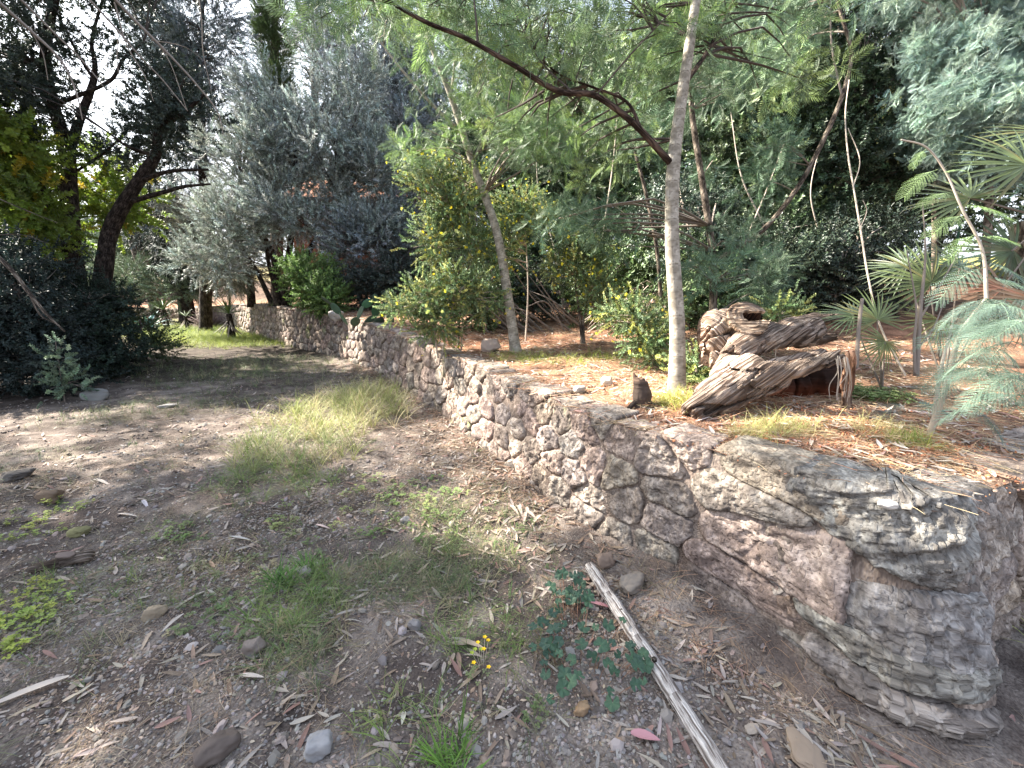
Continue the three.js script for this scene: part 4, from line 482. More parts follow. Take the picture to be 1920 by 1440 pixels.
{
  const base = [1.553,0.726,-2.582]; base[1] = landH(base[0], base[2]);
  const log = thing('fallen_log', 'grey hollow fallen tree trunk lying twisted on the terrace', 'dead trunk', base);
  const GREY = [0.45, 0.375, 0.325], RED = [0.30, 0.10, 0.045], PALE = [0.74, 0.62, 0.52];
  const bounds = (L, m) => [[0, 1, 2].map((k) => Math.min(...L.map((q) => q[k] - q[3])) - m), [0, 1, 2].map((k) => Math.max(...L.map((q) => q[k] + q[3])) + m)];
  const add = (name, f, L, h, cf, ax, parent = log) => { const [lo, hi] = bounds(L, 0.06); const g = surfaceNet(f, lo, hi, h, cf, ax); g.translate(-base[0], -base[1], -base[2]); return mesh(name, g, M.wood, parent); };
  { // lower trunk with its fold and the broad arm over the hollow
    const C = [[[1.105,0.813,-2.499,0.075], [1.281,0.894,-2.579,0.12]], [[1.281,0.894,-2.579,0.12], [1.514,1.002,-2.665,0.145]], [[1.514,1.002,-2.665,0.145], [1.654,0.983,-2.64,0.1]], [[1.363,0.946,-2.714,0.08], [1.579,1.146,-2.933,0.1]], [[1.579,1.146,-2.933,0.1], [1.793,1.199,-3.047,0.11]], [[1.793,1.199,-3.047,0.11], [2.241,1.245,-3.211,0.1]], [[1.563,1.03,-2.61,0.085], [1.756,1.064,-2.556,0.05]], [[1.769,1.07,-2.578,0.055], [1.99,1.143,-2.574,0.04]], [[1.681,1.023,-2.752,0.035], [2.063,1.12,-2.722,0.03]], [[1.741,1.04,-2.858,0.035], [2.103,1.111,-2.874,0.03]]];
    const ax = V(C[0][1]).sub(V(C[0][0])).normalize(), ax2 = V(C[5][1]).sub(V(C[5][0])).normalize(), hole = [[1.73,0.803,-2.558,0.13], [2.098,0.862,-2.664,0.15]], b0 = V(C[0][0]), nb = ax.clone();
    const f = (x, y, z) => { const p = [x, y, z]; let d = 1e9; for (const c of C) d = smin(d, cap3(p, c[0], c[1]), 0.03); d = Math.max(d, -(cap3(p, hole[0], hole[1]))); d = Math.max(d, -((x - b0.x) * nb.x + (y - b0.y) * nb.y + (z - b0.z) * nb.z) - 0.03 + 0.02 * noise(x * 20, y * 20, z * 20)); return d + ridge(x, y, z, y > C[4][0][1] - 0.04 ? ax2 : ax, 26, 0.016) - 0.03 * fbm(x * 6, y * 6, z * 6 + 0.2, 4); };
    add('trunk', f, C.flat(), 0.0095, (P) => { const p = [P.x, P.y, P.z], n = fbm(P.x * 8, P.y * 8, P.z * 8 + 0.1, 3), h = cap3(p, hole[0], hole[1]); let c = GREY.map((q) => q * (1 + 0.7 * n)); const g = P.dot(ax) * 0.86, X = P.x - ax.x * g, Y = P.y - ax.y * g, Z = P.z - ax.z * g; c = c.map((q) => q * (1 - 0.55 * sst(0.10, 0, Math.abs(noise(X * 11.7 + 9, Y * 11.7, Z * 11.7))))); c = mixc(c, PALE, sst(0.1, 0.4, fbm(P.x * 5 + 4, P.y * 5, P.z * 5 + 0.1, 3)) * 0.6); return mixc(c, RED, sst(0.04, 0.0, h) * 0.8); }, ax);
  }
  { // upper stub with its hollow cut ring
    const ring = [1.631,1.344,-2.978], n = V(-0.02, 0.66, 0.75).normalize(), back = V(ring).addScaledVector(n, -0.30), C = [[[ring[0], ring[1], ring[2], 0.13], [ring[0] - n.x * 0.12 - 0.03, ring[1] - n.y * 0.12, ring[2] - n.z * 0.12, 0.12]], [[1.678,1.281,-3.066,0.11], [1.493,1.284,-3.118,0.125]], [[1.493,1.284,-3.118,0.125], [1.465,1.095,-3.075,0.12]], [[1.717,1.169,-3.112,0.12], [1.502,1.169,-3.112,0.1]]];
    const rt = V(1, 0, 0).addScaledVector(n, -n.x).normalize(), fx = [1.379,1.173,-3.072], h0 = V(ring).addScaledVector(rt, 0.015), h1 = V(ring).addScaledVector(rt, 0.15), hv = V(0, 0, 0).crossVectors(n, rt);
    const holeF = (x, y, z) => { const dx = x - ring[0], dy = y - ring[1], dz = z - ring[2], u = dx * rt.x + dy * rt.y + dz * rt.z, v = dx * hv.x + dy * hv.y + dz * hv.z, w = dx * n.x + dy * n.y + dz * n.z, uu = Math.max(0, Math.abs(u - 0.075) - 0.065); return Math.max(Math.hypot(uu, v - 0.012) - 0.042 - 0.012 * noise(u * 40, v * 40, 0.5), -w - 0.2); };
    const f = (x, y, z) => { const p = [x, y, z]; let d = 1e9; for (const c of C) d = smin(d, cap3(p, c[0], c[1]), 0.04); d = Math.max(d, (x - ring[0]) * n.x + (y - ring[1]) * n.y + (z - ring[2]) * n.z + 0.006); d = Math.max(d, fx[0] - x + 0.03 * noise(y * 14, z * 14, 0.3)); d += ridge(x, y, z, n, 24, 0.016) - 0.02 * fbm(x * 5, y * 5, z * 5 + 0.6, 3); return Math.max(d, -holeF(x, y, z)); };
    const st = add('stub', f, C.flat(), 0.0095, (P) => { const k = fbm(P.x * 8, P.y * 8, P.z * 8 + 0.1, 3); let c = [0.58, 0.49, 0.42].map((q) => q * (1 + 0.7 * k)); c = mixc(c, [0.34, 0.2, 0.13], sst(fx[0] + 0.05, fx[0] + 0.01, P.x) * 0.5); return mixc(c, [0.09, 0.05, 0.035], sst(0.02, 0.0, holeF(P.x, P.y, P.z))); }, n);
    const f2 = (x, y, z) => { const dx = x - ring[0], dy = y - ring[1], dz = z - ring[2], w = dx * n.x + dy * n.y + dz * n.z, r = Math.hypot(dx - n.x * w, dy - n.y * w, dz - n.z * w), an = Math.atan2(dx * hv.x + dy * hv.y + dz * hv.z, dx * rt.x + dy * rt.y + dz * rt.z); return Math.max(Math.max(r - 0.142 * (1 + 0.13 * noise(an * 1.6 + 4, 0.5, 0.2) + 0.05 * noise(an * 7, 0.5, 0.2)), Math.abs(w) - 0.016 - 0.004 * noise(r * 70, an * 2, 0.4)), -holeF(x, y, z)); };
    const cf = add('cut_face', f2, [[ring[0], ring[1], ring[2], 0.14]], 0.005, (P) => { const d = P.clone().sub(V(ring)), w = d.dot(n); const r = d.addScaledVector(n, -w).length(), k = 0.8 + 0.5 * noise(r * 130 + 2 * noise(P.x * 20, P.y * 20, 0.5), 0.3, 0.2) + 0.3 * fbm(P.x * 30, P.y * 30, P.z * 30, 2); return [0.78 * k, 0.62 * k, 0.49 * k]; }, rt, st); cf.userData.label = 'cut ring of pale wood round a dark hollow';
  }
  { // broken upright slab, reddish, on the right
    const C = [[[2.071,1.159,-2.598,0.03], [2.09,0.974,-2.556,0.055]], [[2.09,0.974,-2.556,0.055], [2.117,0.798,-2.516,0.075]]], ax = V(C[0][1]).sub(V(C[0][0])).normalize();
    const f = (x, y, z) => { const p = [x, y, z]; let d = smin(cap3(p, ...C[0]), cap3(p, ...C[1]), 0.04); d = Math.max(d, Math.abs((z - C[0][0][2]) * 0.9 + (x - C[0][0][0]) * 0.3) - 0.035); return d + ridge(x, y, z, ax, 26, 0.022); };
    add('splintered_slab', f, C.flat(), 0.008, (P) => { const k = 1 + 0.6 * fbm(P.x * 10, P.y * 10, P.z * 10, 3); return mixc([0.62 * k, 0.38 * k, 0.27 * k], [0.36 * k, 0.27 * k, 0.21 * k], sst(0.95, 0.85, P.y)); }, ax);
  }
  { // flat broken bark lying behind, and the reddish wall of the hollow
    const C = [[[2.105,1.259,-3.317,0.06], [2.424,1.309,-3.431,0.055]], [[2.424,1.309,-3.431,0.055], [2.684,1.313,-3.483,0.03]], [[2.161,1.159,-3.192,0.05], [2.476,1.179,-3.299,0.04]]], ax = V(1, 0.1, -0.3).normalize();
    add('bark_piece', (x, y, z) => { const p = [x, y, z]; let d = 1e9; for (const c of C) d = smin(d, cap3(p, ...c), 0.03); return d + ridge(x, y, z, ax, 22, 0.035); }, C.flat(), 0.011, (P) => { const k = 1 + 0.8 * fbm(P.x * 12, P.y * 12, P.z * 12, 3); return [0.38 * k, 0.31 * k, 0.27 * k]; }, ax);
    const D = [[[1.888,0.879,-2.944,0.12], [2.232,0.92,-2.933,0.11]], [[2.138,0.68,-2.725,0.04], [2.257,0.706,-2.701,0.06]]];
    add('rotten_heartwood', (x, y, z) => { const p = [x, y, z]; return smin(cap3(p, ...D[0]), cap3(p, ...D[1]), 0.05) + ridge(x, y, z, UPV, 18, 0.045); }, D.flat(), 0.012, (P) => { const k = 1 + 0.8 * fbm(P.x * 14, P.y * 14, P.z * 14, 3); return mixc([0.30 * k, 0.10 * k, 0.05 * k], [0.075 * k, 0.045 * k, 0.035 * k], sst(0.83, 0.95, P.y)); }, UPV);
  }
  const r = rng(14); for (let i = 0; i < 10; i++) { const x = 1562 + r() * 30, a = [1.978,1.137,-2.531], k = 2.56 / 799.6; const p0 = [a[0] + (x - 1578) * k, a[1] + 0.02 * r(), a[2] + 0.02 * r(), 0.0028]; const w = (r() - 0.5) * 0.07; mesh('root', tube([p0, [p0[0] + w * 0.4, p0[1] - 0.09, p0[2] + 0.03, 0.0026], [p0[0] + w * 1.5, p0[1] - 0.18, p0[2] + 0.015, 0.002], [p0[0] + w, p0[1] - 0.22 - 0.06 * r(), p0[2] + 0.03, 0.0012]], { rad: 5, step: 0.015, rough: 0.1 }).translate(-base[0], -base[1], -base[2]), M.twigPale, log); }
}
{ // little burnt stump
  const p = [0.885,0.704,-2.833]; p[1] = landH(p[0], p[2]); const o = thing('small_stump', 'small dark broken stump leaning by the wall top', 'stump', p);
  const C = [[[p[0], p[1] - 0.03, p[2], 0.055], [p[0] + 0.005, p[1] + 0.06, p[2], 0.055]], [[p[0] + 0.005, p[1] + 0.06, p[2], 0.055], [p[0] - 0.012, p[1] + 0.2, p[2] - 0.02, 0.042]]];
  const g = surfaceNet((x, y, z) => Math.max(smin(cap3([x, y, z], ...C[0]), cap3([x, y, z], ...C[1]), 0.03), y - p[1] - 0.175 - 0.45 * (p[0] - x) - 0.02 * noise(x * 75, z * 75, 0.4)) + ridge(x, y, z, UPV, 26, 0.016), [p[0] - 0.1, p[1] - 0.08, p[2] - 0.12], [p[0] + 0.1, p[1] + 0.28, p[2] + 0.1], 0.006, (P) => { const k = 1 + 0.8 * fbm(P.x * 20, P.y * 20, P.z * 20, 3); return P.y > p[1] + 0.16 ? [0.36 * k, 0.28 * k, 0.23 * k] : [0.17 * k, 0.14 * k, 0.125 * k]; }, UPV);
  mesh('trunk', g.translate(-p[0], -p[1], -p[2]), M.wood, o); for (const a of [0.6, 2.6, 4.6]) mesh('root', tube([[0, 0.03, 0, 0.03], [Math.cos(a) * 0.06, 0.015, Math.sin(a) * 0.06, 0.02], [Math.cos(a) * 0.13, -0.02, Math.sin(a) * 0.13, 0.01]], { step: 0.02 }), M.barkDark, o);
}
{ // weathered pole
  const a = [0.42,0.075,-2.041], b = [0.668,0.05,-1.059], d = V(b).sub(V(a)).normalize(), e = V(b).addScaledVector(d, 0.55);
  const o = thing('wooden_pole', 'long weathered grey wooden pole lying beside the wall', 'pole', [a[0], 0, a[2]]);
  mesh('shaft', tube([[0, a[1], 0, 0.028], [(b[0] - a[0]) * 0.3, 0.072, (b[2] - a[2]) * 0.3, 0.031], [(b[0] - a[0]) * 0.65 + 0.006, 0.055, (b[2] - a[2]) * 0.65, 0.03], [b[0] - a[0], b[1], b[2] - a[2], 0.03], [e.x - a[0], 0.04, e.z - a[2], 0.024]], { rad: 14, step: 0.02, rough: 0.07, freq: 4, along: true }), M.pole, o);
  for (const t of [0.35, 0.62]) { const k = V((b[0] - a[0]) * t, 0.09, (b[2] - a[2]) * t); mesh('knot', new THREE.SphereGeometry(0.011, 8, 6).translate(k.x, k.y, k.z), M.barkMid, o); }
}

// ---------------------------------------------------------------- palms, succulents, saplings, dead wood
const MP = std({ vertexColors: true, roughness: 0.5, side: THREE.DoubleSide });
const MPT = new THREE.MeshPhysicalMaterial({ vertexColors: true, roughness: 0.5, transmission: 0.3, thickness: 0, side: THREE.DoubleSide });
function fanGeo(sd, len, n = 24, spread = 2.05, c = [0.17, 0.22, 0.055]) {
  const r = rng(sd), L = new LB();
  for (let i = 0; i < n; i++) { const a = (i / (n - 1) * 2 - 1) * spread, l = len * (1 - 0.22 * Math.abs(a / spread)) * (0.9 + 0.2 * r()), f = 0.75 + 0.5 * r(), d = V(Math.sin(a), Math.cos(a), 0.12 * (r() - 0.5) - 0.05); const yl = r() < 0.25 ? 1.35 : 1; L.leaf(V(0, 0, 0), d, V(0, 0, 1), l, len * 0.05, { seg: 4, fold: 0.28, curl: 0.10 + 0.12 * r(), c: [c[0] * f * yl, c[1] * f, c[2] * f] }); }
  return L.build();
}
function palm(label, base, fans, trunkPts, group) {
  const gy = landH(base[0], base[2]), o = thing('fan_palm', label, 'palm', [base[0], gy, base[2]], group); let k = 0;
  if (trunkPts) mesh('trunk', tube(trunkPts.map((p) => [p[0] - base[0], p[1] - gy, p[2] - base[2], p[3]]), { rad: 14, rough: 0.25, step: 0.03 }), M.barkMid, o);
  for (const [hub, len, nrm, roll, c] of fans) {
    const f = mesh('frond', fanGeo(base[0] * 100 + k++, len * 0.88, 24, 2.05, c), MPT, o), z = V(nrm).normalize(), y = UPV.clone().applyAxisAngle(z, 0); y.addScaledVector(z, -y.dot(z)).normalize().applyAxisAngle(z, roll); const x = V(0, 0, 0).crossVectors(y, z);
    f.quaternion.setFromRotationMatrix(new THREE.Matrix4().makeBasis(x, y, z)); f.position.set(hub[0] - base[0], hub[1] - gy, hub[2] - base[2]);
    const inv = f.quaternion.clone().invert(), to = V(-f.position.x, (trunkPts ? trunkPts[trunkPts.length - 1][1] - gy : 0.02) - f.position.y, -f.position.z).applyQuaternion(inv);
    mesh('stalk', tube([[0, 0.01, 0, 0.005], [to.x * 0.5, to.y * 0.5 + 0.04 * len, to.z * 0.5, 0.006], [to.x, to.y, to.z, 0.009]], { rad: 6, step: 0.05 }), M.twig, f);
  }
}
const PG = [0.15, 0.19, 0.06], PD = [0.075, 0.11, 0.045];
palm('small fan palm seedling right of the hollow trunk', [2.721,0.982,-3.05], [[[2.613,1.326,-3.076], 0.33, [-0.1, 0.5, 1], 0.2, PG], [[2.561,1.354,-3.236], 0.3, [-0.2, 0.9, 0.6], 0.9, PD], [[2.626,1.183,-2.993], 0.26, [0.1, 0.3, 1], 2.6, PG]]);
palm('fan palm with two wide leaves behind the dry saplings', [3.321,1.159,-3.192], [[[3.092,1.588,-3.237], 0.46, [-0.2, 0.5, 1], 0.5, PG], [[3.467,1.71,-3.419], 0.42, [0.3, 0.6, 0.8], -0.6, PD], [[3.45,1.474,-3.161], 0.4, [0.2, 0.4, 1], -1.4, PG], [[3.239,1.72,-3.626], 0.4, [-0.5, 0.7, 0.6], 0.9, PD], [[3.101,1.322,-3.126], 0.33, [0, 0.8, 0.7], 2.4, PG]]);
palm('tall fan palm with fibrous trunk at the right edge', [3.5,1.337,-2.925], [[[2.951,2.113,-2.946], 0.42, [-0.3, 0.75, 0.75], 0.6, PG], [[3.138,2.279,-2.829], 0.46, [-0.1, 0.6, 0.9], 0.4, PG], [[3.461,2.01,-2.871], 0.45, [0.3, 0.4, 1], -0.8, PG], [[3.291,1.788,-2.924], 0.42, [-0.2, 0.3, 1], 1.8, PD], [[3.502,2.54,-3.093], 0.45, [0, 0.8, 0.6], 0, PG], [[3.164,1.549,-2.819], 0.36, [-0.3, 0.3, 1], 2.5, [0.32, 0.2, 0.11]], [[3.154,1.486,-2.651], 0.36, [0, 0.2, 1], 3, [0.34, 0.22, 0.12]]], [[3.5,1.302,-2.917,0.09], [3.5,1.62,-2.989,0.1], [3.511,1.974,-3.068,0.09]]);
const NEAR = [frondGeo({ len: 0.19, pairs: 13, pin: 0.05, w: 0.009, sd: 31, fine: 12 }), frondGeo({ len: 0.21, pairs: 14, pin: 0.054, w: 0.009, sd: 32, fine: 12 }), frondGeo({ len: 0.16, pairs: 12, pin: 0.046, w: 0.009, sd: 33, fine: 11 })];
const nearMat = (r, g, b) => new THREE.MeshPhysicalMaterial({ vertexColors: true, color: col(r, g, b), roughness: 0.7, transmission: 0.4, thickness: 0, side: THREE.DoubleSide });
const NB = [nearMat(0.09, 0.16, 0.125), nearMat(0.12, 0.20, 0.145), nearMat(0.17, 0.28, 0.08)];
function frondPlant(name, label, stems, spots, sd) {
  const f = stems[0][0], gy = landH(f[0], f[2]), r = rng(sd), o = thing(name, label, 'sapling', [f[0], gy, f[2]]); f[1] = gy - 0.03;
  for (const s of stems) mesh('stem', tube(s.map((p) => [p[0] - f[0], p[1] - gy, p[2] - f[2], p[3]]), { rad: 9, step: 0.03, rough: 0.05 }), M.twigPale, o);
  for (const [p, dir, s, m] of spots) { const q = mesh('frond', NEAR[Math.floor(r() * 3)], NB[m], o), y = V(dir).normalize(), z = V(0, 1, 0.35).addScaledVector(y, -V(0, 1, 0.35).dot(y)).normalize(), x = V(0, 0, 0).crossVectors(y, z); q.quaternion.setFromRotationMatrix(new THREE.Matrix4().makeBasis(x, y, z)); q.position.set(p[0] - f[0], p[1] - gy, p[2] - f[2]); q.scale.setScalar(s * (0.9 + 0.2 * r())); }
}
frondPlant('wattle_sapling', 'young wattle with blue green feathery leaves at the right edge', [[[2.249,0.786,-2.186,0.016], [2.242,1.066,-2.146,0.013], [2.227,1.317,-2.121,0.011], [2.17,1.502,-1.988,0.008]], [[2.286,0.797,-2.208,0.011], [2.315,1.129,-2.263,0.009], [2.373,1.353,-2.313,0.006]], [[2.17,1.502,-1.988,0.008], [2.151,1.716,-2.036,0.006], [2.056,1.906,-2.079,0.005], [1.98,2.073,-2.117,0.004], [1.89,2.18,-2.141,0.004], [1.78,2.211,-2.148,0.003]]],
  (() => { const S = [], r = rng(90); const put = (p, d, s, m) => S.push([p, d, s, m]);
    for (const [p, d, s, m] of [[[1.951,2.078,-2.118], [-0.9, -0.25, 0.2], 0.8, 2], [[1.963,2.061,-2.114], [0.5, 0.3, 0.3], 0.5, 2], [[2.007,1.973,-2.094], [-1, 0, 0.2], 1, 2], [[2.048,1.918,-2.082], [1, 0.1, 0.2], 1.1, 2], [[2.078,1.871,-2.071], [-1, -0.05, 0.3], 1.2, 2], [[2.122,1.787,-2.052], [-0.9, -0.3, 0.3], 1.1, 2], [[2.126,1.776,-2.05], [0.9, 0.2, 0.3], 1, 2], [[2.151,1.716,-2.036], [-1, -0.1, 0.5], 1, 1], [[2.158,1.668,-2.026], [1, -0.1, 0.2], 1.2, 1], [[2.105,1.642,-1.968], [-1, -0.3, 0.2], 1.3, 1], [[2.11,1.596,-1.958], [0.9, 0, 0.4], 1.2, 1], [[1.89,2.168,-2.138], [-0.7, -0.6, 0.2], 0.5, 2]]) put(p, d, s, m);
    for (const [p] of [[[2.115,1.503,-1.937]], [[2.026,1.418,-1.815]], [[2.201,1.379,-2.012]], [[2.013,1.486,-1.779]], [[1.998,1.342,-1.696]], [[2.013,1.229,-1.722]], [[2.138,1.295,-1.89]], [[2.002,1.429,-1.664]], [[2.002,1.228,-1.619]], [[2.079,1.123,-1.698]], [[2.21,1.503,-1.937]], [[2.176,1.184,-1.968]]]) for (let k = 0; k < 5; k++) { const a = r() * 6.28; put(p, [Math.cos(a) - 0.35, -0.1 - 0.3 * r() + 0.2 * r(), Math.sin(a) * 0.6 + 0.25], 0.9 + 0.4 * r(), k % 2); }
    for (const [p, d] of [[[2.18,1.191,-2.072], [-1, -0.25, 0.3]], [[2.206,1.088,-2.049], [-1, -0.15, 0.4]], [[2.232,0.986,-2.026], [0.6, -0.3, 0.6]], [[2.314,0.878,-2.411], [-0.9, 0.1, 0.2]], [[2.351,0.894,-2.415], [0.9, 0.1, 0.3]]]) put(p, d, 1, 0);
    return S; })(), 91);
const stick = (name, label, stems, mat = M.twigPale, cat = 'dead stems', part = 'stem') => { const f = stems[0][0], gy = landH(f[0], f[2]), o = thing(name, label, cat, [f[0], gy, f[2]]); for (const s of stems) mesh(part, tube(s.map((p) => [p[0] - f[0], p[1] - gy, p[2] - f[2], p[3]]), { rad: 7, step: 0.03, rough: 0.1 }), mat, o); return o; };
stick('dry_sapling', 'bare dark forked sapling in front of the fan palms', [[[2.607,0.996,-2.694,0.016], [2.621,1.214,-2.743,0.014], [2.634,1.415,-2.789,0.012], [2.665,1.751,-2.864,0.006], [2.648,2.086,-2.94,0.003]], [[2.59,1.014,-2.688,0.009], [2.584,1.215,-2.733,0.008], [2.597,1.416,-2.778,0.006], [2.536,1.783,-2.861,0.003]], [[2.627,1.348,-2.773,0.007], [2.701,1.549,-2.768,0.005], [2.836,1.78,-2.82,0.003]], [[2.627,1.18,-2.736,0.006], [2.667,1.302,-2.712,0.005], [2.742,1.483,-2.753,0.003]]], M.twig);
stick('dry_vine', 'long pale hanging vine right of the dark limb', [[[2.953,0.905,-3.135,0.008], [2.848,1.267,-3.319,0.008], [2.84,1.632,-3.504,0.007], [2.867,1.976,-3.684,0.007], [2.881,2.384,-3.878,0.006], [2.915,2.678,-4.047,0.006], [2.97,3.056,-4.235,0.005], [3.082,3.405,-4.416,0.004]], [[2.881,2.384,-3.878,0.004], [2.976,2.618,-3.982,0.004], [2.915,2.903,-4.098,0.003]], [[2.854,2.019,-3.693,0.003], [2.911,2.168,-3.727,0.003], [2.88,2.254,-3.746,0.002]]], M.twigPale);
stick('broken_stick', 'dark upright broken stick beside the fan palm seedling', [[[2.343,1.019,-2.853,0.012], [2.357,1.266,-2.909,0.013], [2.383,1.479,-2.957,0.011]]], M.twig);
stick('bare_bough', 'dead bare bough with drooping twigs hanging at upper left', [[[-4.877,5.087,-5.922,0.02], [-4.439,4.629,-5.819,0.017], [-4.064,4.263,-5.737,0.014], [-3.689,3.867,-5.647,0.01], [-3.452,3.562,-5.579,0.007], [-3.383,3.305,-5.521,0.004]], [[-5.397,5.228,-6.159,0.015], [-4.877,4.689,-6.038,0.012], [-4.539,4.308,-5.952,0.009], [-4.259,4.023,-5.888,0.007], [-3.954,3.655,-5.805,0.004]], [[-4.658,4.812,-5.861,0.01], [-4.515,4.324,-5.751,0.007], [-4.314,3.989,-5.675,0.005], [-4.202,3.684,-5.606,0.003]], [[-4.127,4.324,-5.751,0.006], [-4.002,4.111,-5.702,0.005], [-3.776,3.572,-5.53,0.003]], [[-4.615,4.416,-5.771,0.005], [-4.627,4.111,-5.702,0.004], [-4.54,3.714,-5.613,0.003]], [[-4.314,3.989,-5.675,0.004], [-4.264,3.867,-5.647,0.003], [-4.252,3.775,-5.627,0.002]], [[-4.221,4.385,-5.764,0.005], [-3.814,4.294,-5.744,0.003], [-3.502,4.05,-5.689,0.002]]], M.twig, 'dead bough', 'branch');
stick('bare_bough', 'long dark bare bough slanting from the upper left corner', [[[-5.695,4.691,-5.423,0.02], [-5.177,4.243,-5.322,0.016], [-4.861,3.934,-5.253,0.012], [-4.706,3.625,-5.183,0.008], [-4.631,3.317,-5.113,0.004]], [[-5.643,4.828,-5.659,0.014], [-5.222,4.418,-5.567,0.011], [-4.802,4.008,-5.474,0.008], [-4.562,3.715,-5.408,0.004]], [[-5.177,4.243,-5.322,0.007], [-5.062,4.018,-5.272,0.005], [-5.005,3.737,-5.208,0.003]]], M.twig, 'dead bough', 'branch');
stick('bare_twig', 'thin hanging twig in front of the dark olive crown', [[[-3.689,5.026,-5.909,0.007], [-3.639,4.599,-5.812,0.006], [-3.62,4.233,-5.73,0.005], [-3.552,3.928,-5.661,0.004], [-3.52,3.775,-5.627,0.002]]], M.twig, 'dead bough', 'branch');
stick('dead_branch', 'mossy dead branch leaning out of the left shrubs', [[[-4.877,1.977,-4.094,0.02], [-4.585,1.716,-4.035,0.018], [-4.414,1.501,-3.987,0.016], [-4.253,1.311,-3.944,0.012], [-4.087,1.159,-3.91,0.006]], [[-4.414,1.501,-3.987,0.009], [-4.316,1.311,-3.944,0.007], [-4.194,1.24,-3.928,0.004]], [[-5.147,2.446,-4.507,0.006], [-4.78,2.292,-4.473,0.005], [-4.475,2.174,-4.446,0.003]], [[-5.147,2.051,-4.418,0.005], [-4.832,2.061,-4.421,0.004], [-4.543,1.969,-4.4,0.003]]], M.barkMid, 'dead branch', 'branch');
{ // brush of dead branches behind the leaning wattle
  const r = rng(44), st = []; const a = [0.54,1.021,-7.261];
  for (let i = 0; i < 34; i++) { const x = a[0] - 0.9 + r() * 1.6, z = a[2] + (r() - 0.5) * 1.2, l = 0.7 + r() * 1.1, y = landH(x, z), an = 2.5 + (r() - 0.5) * 1.1; st.push([[x, y - 0.02, z, 0.014 + 0.012 * r()], [x + Math.cos(an) * l * 0.5, y + l * (0.18 + 0.25 * r()), z + (r() - 0.5) * 0.3, 0.012], [x + Math.cos(an) * l, y + l * (0.35 + 0.4 * r()), z + (r() - 0.5) * 0.5, 0.004]]); }
  stick('brush_pile', 'pile of grey dead branches behind the leaning wattle', st, M.twig, 'brush pile', 'branch');
  const b = [1.961,1.392,-6.525], st2 = []; b[1] = landH(b[0], b[2]);
  for (let i = 0; i < 60; i++) { const x = b[0] + (r() - 0.5) * 1.1, z = b[2] + (r() - 0.5) * 0.9, y = landH(x, z), k = 1 - ((x - b[0]) / 0.6) ** 2, an = r() * 6.28, l = 0.5 + 0.5 * r(); st2.push([[x - Math.cos(an) * l * 0.5, y + 0.05, z - Math.sin(an) * l * 0.3, 0.006], [x, y + 0.25 + 0.45 * Math.max(0, k) * r(), z, 0.006], [x + Math.cos(an) * l * 0.5, y + 0.06 + 0.1 * r(), z + Math.sin(an) * l * 0.3, 0.003]]); }
  const t = stick('brush_pile', 'heap of pinkish dry twigs left of the pale trunk', st2.slice(0, 26), M.twigPale, 'brush pile', 'branch');
  stuff(mesh('twigs', mergeGeometries(st2.slice(26).map((s) => tube(s.map((p) => [p[0] - t.position.x, p[1] - t.position.y, p[2] - t.position.z, p[3]]), { rad: 4, step: 0.15 }))), M.twigPale, t));
  const m = [-11.833,0.837,-16.856]; m[1] = landH(m[0], m[2]); const d = thing('dry_shrub', 'purplish grey dead bush at the far end of the wall', 'dead bush', m), g = [];
  for (let i = 0; i < 260; i++) { const q = randDir(r); q.y = Math.abs(q.y); const l = 0.5 + 0.25 * r(); g.push(tube([[0, 0, 0, 0.012], [q.x * l * 0.5, q.y * l * 0.6, q.z * l * 0.5, 0.01], [q.x * l + (r() - 0.5) * 0.2, q.y * l + 0.1, q.z * l + (r() - 0.5) * 0.2, 0.006]], { rad: 3, step: 0.3, cap: false })); }
  stuff(mesh('twigs', mergeGeometries(g), std({ color: col(0.22, 0.17, 0.17) }), d)); mesh('stem', tube([[0, -0.1, 0, 0.05], [0, 0.1, 0, 0.04], [0.02, 0.25, 0, 0.02]]), M.twig, d);
}
